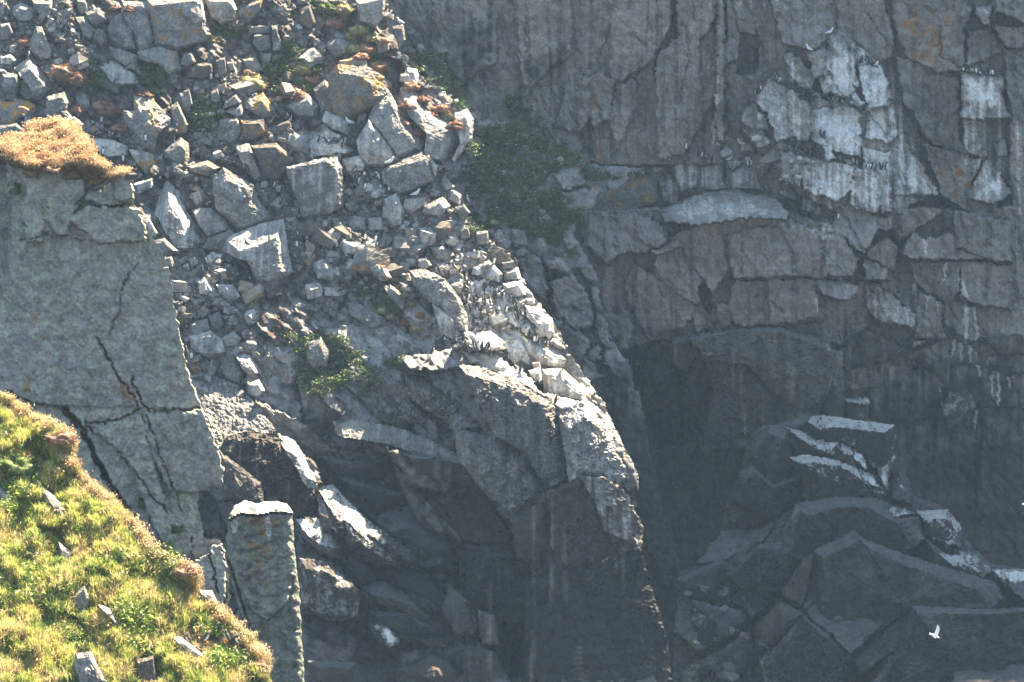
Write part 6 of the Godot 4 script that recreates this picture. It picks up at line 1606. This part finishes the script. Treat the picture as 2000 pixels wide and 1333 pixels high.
func wing(root: Vector3, tip: Vector3, chord: float, sweep: Vector3, bow: Vector3, top: Color, end: Color) -> Array:
	var out := []
	var n := 8
	var th := Vector3(0, 0.012, 0)
	var rows := []
	for i in n + 1:
		var t := float(i) / n
		var p := root.lerp(tip, t) + bow * sin(t * PI)
		var ch := chord * (1.0 - 0.25 * t) * (1.0 if t < 0.7 else 1.0 - (t - 0.7) / 0.3 * 0.85)
		var f := sweep * sin(t * PI * 0.9)
		rows.append([p + f + Vector3(ch * 0.4, 0, 0), p + f - Vector3(ch * 0.6, 0, 0), top.lerp(end, clampf((t - 0.78) * 8.0, 0.0, 1.0))])
	for i in n:
		var a: Array = rows[i]
		var b: Array = rows[i + 1]
		for s in [th, -th]:
			for q in [[a[0] + s * 0.3, a[2]], [b[0] + s * 0.3, b[2]], [(a[0] + a[1]) * 0.5 + s, a[2]], [b[0] + s * 0.3, b[2]], [(b[0] + b[1]) * 0.5 + s, b[2]], [(a[0] + a[1]) * 0.5 + s, a[2]], [(a[0] + a[1]) * 0.5 + s, a[2]], [(b[0] + b[1]) * 0.5 + s, b[2]], [a[1], a[2]], [(b[0] + b[1]) * 0.5 + s, b[2]], [b[1], b[2]], [a[1], a[2]]]:
				out.append(q)
	return out

var bird_meshes := {}

func place_bird(mesh_name: String, called: String, x: float, y: float, yaw: float, scale: float, label: String, category: String, group: String, lift := 0.0):
	var d := ground_at(x, y)
	# nearest matching surface right at the feet
	var xi := clampi(int(x / 4.0), 0, ZW - 1)
	var yi := clampi(int(y / 4.0), 0, ZH - 1)
	if zb[yi * ZW + xi] < 1e5: d = zb[yi * ZW + xi]
	var o := MeshInstance3D.new()
	o.mesh = bird_meshes[mesh_name]
	o.name = numbered(called)
	add_child(o, true)
	o.transform = Transform3D(Basis(Vector3.UP, yaw) * Basis.from_scale(Vector3.ONE * scale), at(x, y + 1.0, d - 0.03) + Vector3(0, lift, 0))
	tag(o, label, category, group)

func make_birds():
	var black := Color(0.028, 0.024, 0.022)
	var white := Color(0.78, 0.77, 0.74)
	var auk := func(i: int, s: float) -> Color: return white if (s > 0.32 and i >= 2 and i <= 5) else black
	var feet := cone(Vector3(0.02, 0.0, 0.03), Vector3(-0.01, 0.09, 0.025), 0.016, black) + cone(Vector3(0.02, 0.0, -0.03), Vector3(-0.01, 0.09, -0.025), 0.016, black)
	# standing upright, leaning forward, and resting
	bird_meshes.up = bird_shape([[-0.11, 0.03, 0.006, 0.012], [-0.07, 0.07, 0.035, 0.04], [-0.025, 0.14, 0.062, 0.065], [0.0, 0.21, 0.07, 0.068], [0.015, 0.27, 0.06, 0.058], [0.02, 0.315, 0.042, 0.04], [0.022, 0.345, 0.032, 0.031], [0.035, 0.375, 0.031, 0.029], [0.062, 0.388, 0.024, 0.02], [0.085, 0.39, 0.012, 0.01], [0.135, 0.393, 0.003, 0.003]], auk, feet)
	bird_meshes.lean = bird_shape([[-0.17, 0.09, 0.006, 0.014], [-0.12, 0.105, 0.035, 0.045], [-0.06, 0.13, 0.06, 0.068], [0.0, 0.165, 0.068, 0.07], [0.05, 0.205, 0.06, 0.06], [0.08, 0.25, 0.042, 0.042], [0.09, 0.29, 0.033, 0.032], [0.105, 0.32, 0.031, 0.029], [0.13, 0.33, 0.024, 0.02], [0.15, 0.328, 0.012, 0.01], [0.2, 0.32, 0.003, 0.003]], auk, feet)
	bird_meshes.rest = bird_shape([[-0.18, 0.06, 0.006, 0.014], [-0.13, 0.07, 0.04, 0.05], [-0.06, 0.08, 0.07, 0.08], [0.01, 0.10, 0.075, 0.08], [0.06, 0.14, 0.06, 0.062], [0.085, 0.19, 0.043, 0.042], [0.09, 0.225, 0.034, 0.033], [0.11, 0.25, 0.031, 0.029], [0.135, 0.253, 0.022, 0.02], [0.155, 0.25, 0.012, 0.01], [0.2, 0.24, 0.003, 0.003]], auk, [])
	var pale := Color(0.55, 0.57, 0.59)
	var gull_dye := func(i: int, s: float) -> Color: return Color(0.5, 0.4, 0.1) if i >= 9 else (white if (s > -0.2 or i >= 6 or i < 1) else pale)
	bird_meshes.gull = bird_shape([[-0.24, 0.13, 0.006, 0.02], [-0.15, 0.14, 0.035, 0.04], [-0.08, 0.16, 0.06, 0.062], [0.0, 0.18, 0.075, 0.07], [0.06, 0.215, 0.065, 0.06], [0.095, 0.265, 0.045, 0.042], [0.11, 0.31, 0.038, 0.036], [0.13, 0.34, 0.036, 0.033], [0.16, 0.345, 0.024, 0.02], [0.175, 0.34, 0.012, 0.01], [0.215, 0.333, 0.003, 0.003]], gull_dye, feet)
	var orange := Color(0.55, 0.17, 0.03)
	var puff := func(i: int, s: float) -> Color: return orange if i >= 9 else (Color(0.62, 0.62, 0.62) if i >= 7 and s > -0.6 else (white if (s > 0.25 and i >= 2 and i <= 4) else black))
	var pfeet := cone(Vector3(0.03, 0.0, 0.03), Vector3(0.0, 0.07, 0.025), 0.016, orange) + cone(Vector3(0.03, 0.0, -0.03), Vector3(0.0, 0.07, -0.025), 0.016, orange)
	bird_meshes.puffin = bird_shape([[-0.11, 0.05, 0.006, 0.015], [-0.075, 0.068, 0.03, 0.035], [-0.03, 0.10, 0.052, 0.055], [0.005, 0.14, 0.058, 0.058], [0.025, 0.18, 0.048, 0.047], [0.03, 0.205, 0.036, 0.035], [0.034, 0.23, 0.037, 0.036], [0.05, 0.252, 0.036, 0.032], [0.075, 0.25, 0.03, 0.018], [0.09, 0.246, 0.026, 0.011], [0.125, 0.236, 0.005, 0.004]], puff, pfeet)
	var gb := func(i: int, s: float) -> Color: return Color(0.45, 0.36, 0.12) if i >= 8 else white
	var body := [[-0.24, 0.0, 0.012, 0.05], [-0.16, 0.0, 0.03, 0.045], [-0.08, 0.0, 0.055, 0.06], [0.0, 0.0, 0.065, 0.065], [0.08, 0.005, 0.055, 0.055], [0.14, 0.012, 0.042, 0.042], [0.18, 0.016, 0.038, 0.036], [0.205, 0.012, 0.022, 0.02], [0.22, 0.008, 0.012, 0.01], [0.25, 0.0, 0.003, 0.003]]
	var grey := Color(0.50, 0.40, 0.34)
	bird_meshes.flying = bird_shape(body, gb, wing(Vector3(0.05, 0.02, 0.04), Vector3(-0.10, 0.10, 0.60), 0.17, Vector3(0.06, 0, 0), Vector3(0, 0.07, 0), grey, Color(0.34, 0.26, 0.22)) + wing(Vector3(0.05, 0.02, -0.04), Vector3(-0.10, 0.10, -0.60), 0.17, Vector3(0.06, 0, 0), Vector3(0, 0.07, 0), grey, Color(0.34, 0.26, 0.22)))
	bird_meshes.flapping = bird_shape(body, gb, wing(Vector3(0.04, 0.02, 0.04), Vector3(-0.06, 0.42, 0.30), 0.17, Vector3(0.04, 0, 0), Vector3(0, 0, 0.08), white, pale) + wing(Vector3(0.04, 0.02, -0.04), Vector3(-0.06, 0.42, -0.30), 0.17, Vector3(0.04, 0, 0), Vector3(0, 0, -0.08), white, pale))
	# rows: line, number, label, group
	var rows := [["R4: 490,545 740,592", 16, "front row"], ["R4: 500,528 745,575", 13, "rear row"], ["R4: 705,930 830,965", 6, ""], ["R4: 825,968 985,985", 9, ""], ["R4: 1420,415 1625,440", 13, ""], ["R4: 825,360 935,386", 8, ""], ["R4: 330,450 395,498", 4, ""], ["R4: 222,550 275,500", 4, ""], ["R4: 415,855 550,900", 8, ""], ["R3: 1070,900 1160,930", 5, ""], ["R6: 770,785 930,790", 12, ""], ["R6: 740,830 800,830", 5, ""], ["R6: 910,825 1060,830", 8, ""], ["R6: 1225,745 1395,830", 9, ""], ["R6: 1120,840 1240,985", 9, ""], ["R2: 360,820 560,830", 11, ""]]
	var row_label := ["guillemot in the front row on the wide whitened ledge", "guillemot in the rear row on the wide whitened ledge", "guillemot on the left half of the lowest whitened ledge", "guillemot on the right half of the lowest whitened ledge", "guillemot lined up on the square white ledge at the far right", "guillemot on the high ledge right of the white tower", "guillemot on the pale shoulder left of the white tower", "guillemot on the leftmost whitened blocks of the far wall", "guillemot on the rock just under the wide whitened ledge", "guillemot between the tall streaked boulder and the white block", "guillemot in the dense line below the long leaning slab", "guillemot on the left end of the sunlit ridge top", "guillemot at the upper rim of the sunlit ridge top", "guillemot on top of the loaf shaped slab", "guillemot on the ridge under the loaf shaped slab", "guillemot on the brightest white slab"]
	var poses := ["up", "up", "up", "lean", "rest"]
	for i in rows.size():
		var p := outline(rows[i][0])
		for k in rows[i][1]:
			var q: Vector2 = p[0].lerp(p[1], (k + rng.randf_range(0.1, 0.9)) / rows[i][1])
			place_bird(poses[rng.randi() % 5], "guillemot", q.x, q.y + rng.randf_range(-0.5, 4.0), rng.randf() * TAU, rng.randf_range(0.98, 1.25), ORDER[k] + " from the left, " + row_label[i], "seabird", "guillemots " + row_label[i].substr(10))
	var flocks := [["R6: 920,400 1040,455 1020,510 905,510", 19, "guillemot in the crowded hollow at the head of the ridge"], ["R6: 905,510 1020,510 1000,560 950,620 915,600", 17, "guillemot in the crowded cleft below the ridge hollow"], ["R6: 1000,480 1120,480 1200,560 1010,600", 14, "guillemot among white stones above the large white slab"], ["R6: 940,640 1020,600 1060,700 1000,760 945,740", 14, "guillemot left of the large white slab"], ["R6: 1180,560 1290,590 1300,690 1200,680", 12, "guillemot right of the large white slab"], ["R6: 1040,600 1180,620 1150,650 1050,640", 5, "guillemot standing on the large white slab"], ["R2: 520,1000 700,1000 740,1110 560,1120", 18, "guillemot below the block right of the square faced boulder"], ["R2: 20,1040 150,1080 220,1230 60,1200", 12, "guillemot left of the square faced boulder"], ["R2: 160,650 270,640 270,760 180,780", 8, "guillemot on dark soil left of the brightest white slab"], ["R1: 530,690 690,740 700,800 560,790", 9, "guillemot on the streaked slab right of the thrift mat"], ["R5: 560,370 700,370 720,470 560,470", 9, "guillemot by the cone shaped rock beside the buttress"], ["R5: 1220,190 1540,220 1520,330 1240,300", 12, "guillemot in rubble right of the guano washed boulder"], ["R6: 40,200 260,210 240,320 60,290", 7, "guillemot on the pale scree above the brown soil"], ["R6: 740,370 900,380 900,430 760,420", 7, "guillemot along the top of the long leaning slab"], ["R1: 120,80 480,90 480,260 380,280 260,120", 7, "guillemot on the dark soil at the top left"]]
	for f in flocks:
		var spots := on_ground(outline(f[0]), f[1], true)
		spots.sort_custom(func(a, b): return a.x < b.x)
		for k in spots.size():
			var q: Vector3 = spots[k]
			place_bird(poses[rng.randi() % 5], "guillemot", q.x, q.y, rng.randf() * TAU, rng.randf_range(1.12, 1.28), ORDER[k] + " from the left, " + f[2], "seabird", "guillemots " + f[2].substr(10))
	# birds that stand alone: frame, x, y, mesh, turn, label
	var alone := [["R1", 160, 335, "up", 0.2, "guillemot standing alone on the tip of the big grey wedge"], ["R1", 842, 820, "up", -1.6, "white fronted guillemot alone on the lower edge of the two shouldered boulder"], ["R1", 735, 405, "lean", 0.0, "dark bird alone on the broad tilted slab"], ["R1", 712, 940, "up", -1.4, "white fronted guillemot in the niche under the white streaked slab"], ["R1", 595, 900, "up", -1.2, "pale fronted guillemot at the right end of the thrift mat"], ["R1", 1222, 465, "up", -1.5, "guillemot alone in front of the dark hollow"], ["R1", 1035, 480, "lean", 2.6, "guillemot walking left of the dark hollow"], ["R1", 925, 1045, "up", -1.3, "guillemot on the small whitish block beside the buttress"], ["R1", 775, 790, "lean", 0.5, "guillemot flapping on the edge above the white streaked slab"], ["R2", 767, 105, "gull", 0.4, "white gull sitting on the skyline near the top"], ["R2", 832, 145, "gull", 2.6, "white gull on the narrow grey skyline rock"], ["R2", 775, 955, "gull", 0.2, "white gull on the dark flat faced boulder"], ["R2", 540, 725, "gull", 3.0, "white gull at the mouth of the black gap"], ["R2", 600, 745, "lean", 0.3, "guillemot below the black gap"], ["R2", 925, 1140, "gull", 0.2, "white gull on the heap above the green gully"], ["R2", 1225, 1175, "gull", 1.8, "white gull at the edge of the green gully"], ["R2", 770, 1115, "up", -1.5, "guillemot on top of the tall pale block"],
		["R3", 1007, 872, "gull", -1.5, "lone white bird on the tall streaked boulder of the far shelf"], ["R3", 912, 938, "gull", -1.4, "white bird on the flat frosted rock of the far shelf"], ["R3", 1192, 850, "gull", 2.0, "white bird left of the white block on the far shelf"], ["R3", 1325, 845, "gull", 2.8, "white bird lying beside the leaning frosted slab"], ["R3", 1365, 965, "up", -1.9, "left one of two guillemots on the white streaked boulder"], ["R3", 1383, 962, "up", -1.2, "right one of two guillemots on the white streaked boulder"], ["R3", 1263, 935, "gull", 0.3, "small white bird in the gap of the far shelf boulders"], ["R4", 535, 300, "gull", 2.4, "white gull on the ledge left of the white tower of rock"], ["R4", 655, 203, "gull", 0.3, "white gull on the very top of the white tower of rock"], ["R4", 600, 1135, "up", -1.5, "guillemot alone on the long low block"], ["R4", 702, 1275, "up", -1.0, "guillemot alone at the right end of the long low block"], ["R4", 600, 795, "up", 2.0, "left guillemot of the pair on the little spur of the wall"], ["R4", 622, 800, "up", 0.5, "right guillemot of the pair on the little spur of the wall"], ["R4", 530, 955, "rest", 0.5, "dark bird alone on the block below the far flock"], ["R4", 800, 525, "lean", 2.8, "guillemot in the niche right of the wide whitened ledge"], ["R4", 430, 822, "gull", 2.6, "white bird on the tilted pale boulder"],
		["R6", 1060, 880, "up", 0.4, "guillemot casting a long shadow on the sunlit ridge"], ["R6", 840, 880, "up", 0.3, "guillemot on the reddish soil of the ridge end"], ["R6", 890, 915, "lean", -1.2, "guillemot near the edge of the reddish soil"], ["R6", 700, 905, "up", -1.4, "white fronted guillemot at the left end of the ridge"], ["R6", 725, 870, "up", 0.2, "dark backed guillemot at the left end of the ridge"], ["R6", 1240, 990, "up", -1.0, "guillemot at the lower edge of the sunlit ridge"], ["R6", 1440, 1155, "up", 0.6, "guillemot alone on the bright step below the white streaked face"], ["R6", 1470, 980, "rest", -1.2, "guillemot under the right end of the loaf shaped slab"], ["R6", 1385, 830, "up", 0.2, "guillemot on the middle of the loaf shaped slab"], ["R6", 1205, 360, "up", 2.6, "pale bird on top of the stacked blocks"], ["R6", 1080, 350, "up", -1.0, "guillemot on the rounded boulder at the head of the ridge"], ["R6", 970, 312, "gull", 1.8, "white bird standing in a nest of pale stones"], ["R6", 905, 330, "gull", 2.4, "white bird left of the nest of pale stones"], ["R6", 335, 210, "up", -1.4, "white fronted bird on the scree in the middle of the slope"], ["R6", 250, 205, "up", -1.6, "white fronted bird left along the scree"], ["R6", 395, 220, "up", -1.2, "white fronted bird right along the scree"], ["R6", 165, 1195, "up", -1.3, "left bird of the pair above the brown sunlit slab"], ["R6", 205, 1225, "lean", -0.7, "right bird of the pair above the brown sunlit slab"], ["R5", 895, 375, "up", 1.2, "dark bird on the edge of the guano washed boulder"], ["R5", 940, 270, "lean", 2.6, "dark bird on the face of the guano washed boulder"], ["R5", 1085, 240, "up", -1.2, "upper pale bird on the guano washed boulder"], ["R5", 1120, 285, "up", -1.5, "lower pale bird on the guano washed boulder"], ["R5", 925, 495, "up", 0.6, "dark bird below the guano washed boulder"], ["R5", 962, 495, "up", -1.5, "white bird below the guano washed boulder"], ["R5", 580, 1010, "up", -1.5, "white fronted bird on the corner of the buttress"], ["R5", 545, 1010, "up", 1.8, "dark bird on the corner of the buttress"]]
	for a in alone:
		var f: Array = FRAMES[a[0]]
		place_bird(a[3], "gull" if a[3] == "gull" else "guillemot", a[1] / f[2] + f[0], a[2] / f[2] + f[1], a[4], 1.18, a[5], "seabird", "")
	place_bird("puffin", "puffin", 402, 1259, 0.3, 1.25, "left puffin of the three on the grassy bank, facing right", "seabird", "", 0.05)
	place_bird("puffin", "puffin", 443.5, 1257, 2.5, 1.25, "middle puffin of the three on the grassy bank, facing left", "seabird", "", 0.05)
	place_bird("puffin", "puffin", 465, 1262, 3.0, 1.25, "right puffin of the three on the grassy bank, half hidden", "seabird", "", 0.01)
	place_bird("puffin", "puffin", 368, 1254, 2.9, 1.25, "puffin peeping over the long flat pale stone", "seabird", "", -0.07)
	fly("flying", at(429, 529, 96.0), Vector3(0.55, 0.10, 0.2), Vector3(0.35, -0.75, 0.55), "gull gliding with spread wings in front of the scree beside the buttress", 0.98)
	fly("flapping", at(1826, 1243, 128.0), Vector3(0.7, -0.25, 0.3), Vector3(0, 0.8, 0.6), "white gull with raised wings flying low over the dark mound", 1.0)
	fly("flying", at(2009, 985, 110.0), Vector3(0.9, 0.1, 0.3), Vector3(0.0, 0.9, 0.5), "gull flying half out of the picture at the right edge", 0.9)

func fly(mesh_name: String, pos: Vector3, forward: Vector3, up: Vector3, label: String, scale: float):
	var o := MeshInstance3D.new()
	o.mesh = bird_meshes[mesh_name]
	o.name = numbered("gull")
	add_child(o, true)
	var x := forward.normalized()
	var z := x.cross(up).normalized()
	o.transform = Transform3D(Basis(x, z.cross(x), z) * Basis.from_scale(Vector3.ONE * scale), pos)
	tag(o, label, "seabird", "")
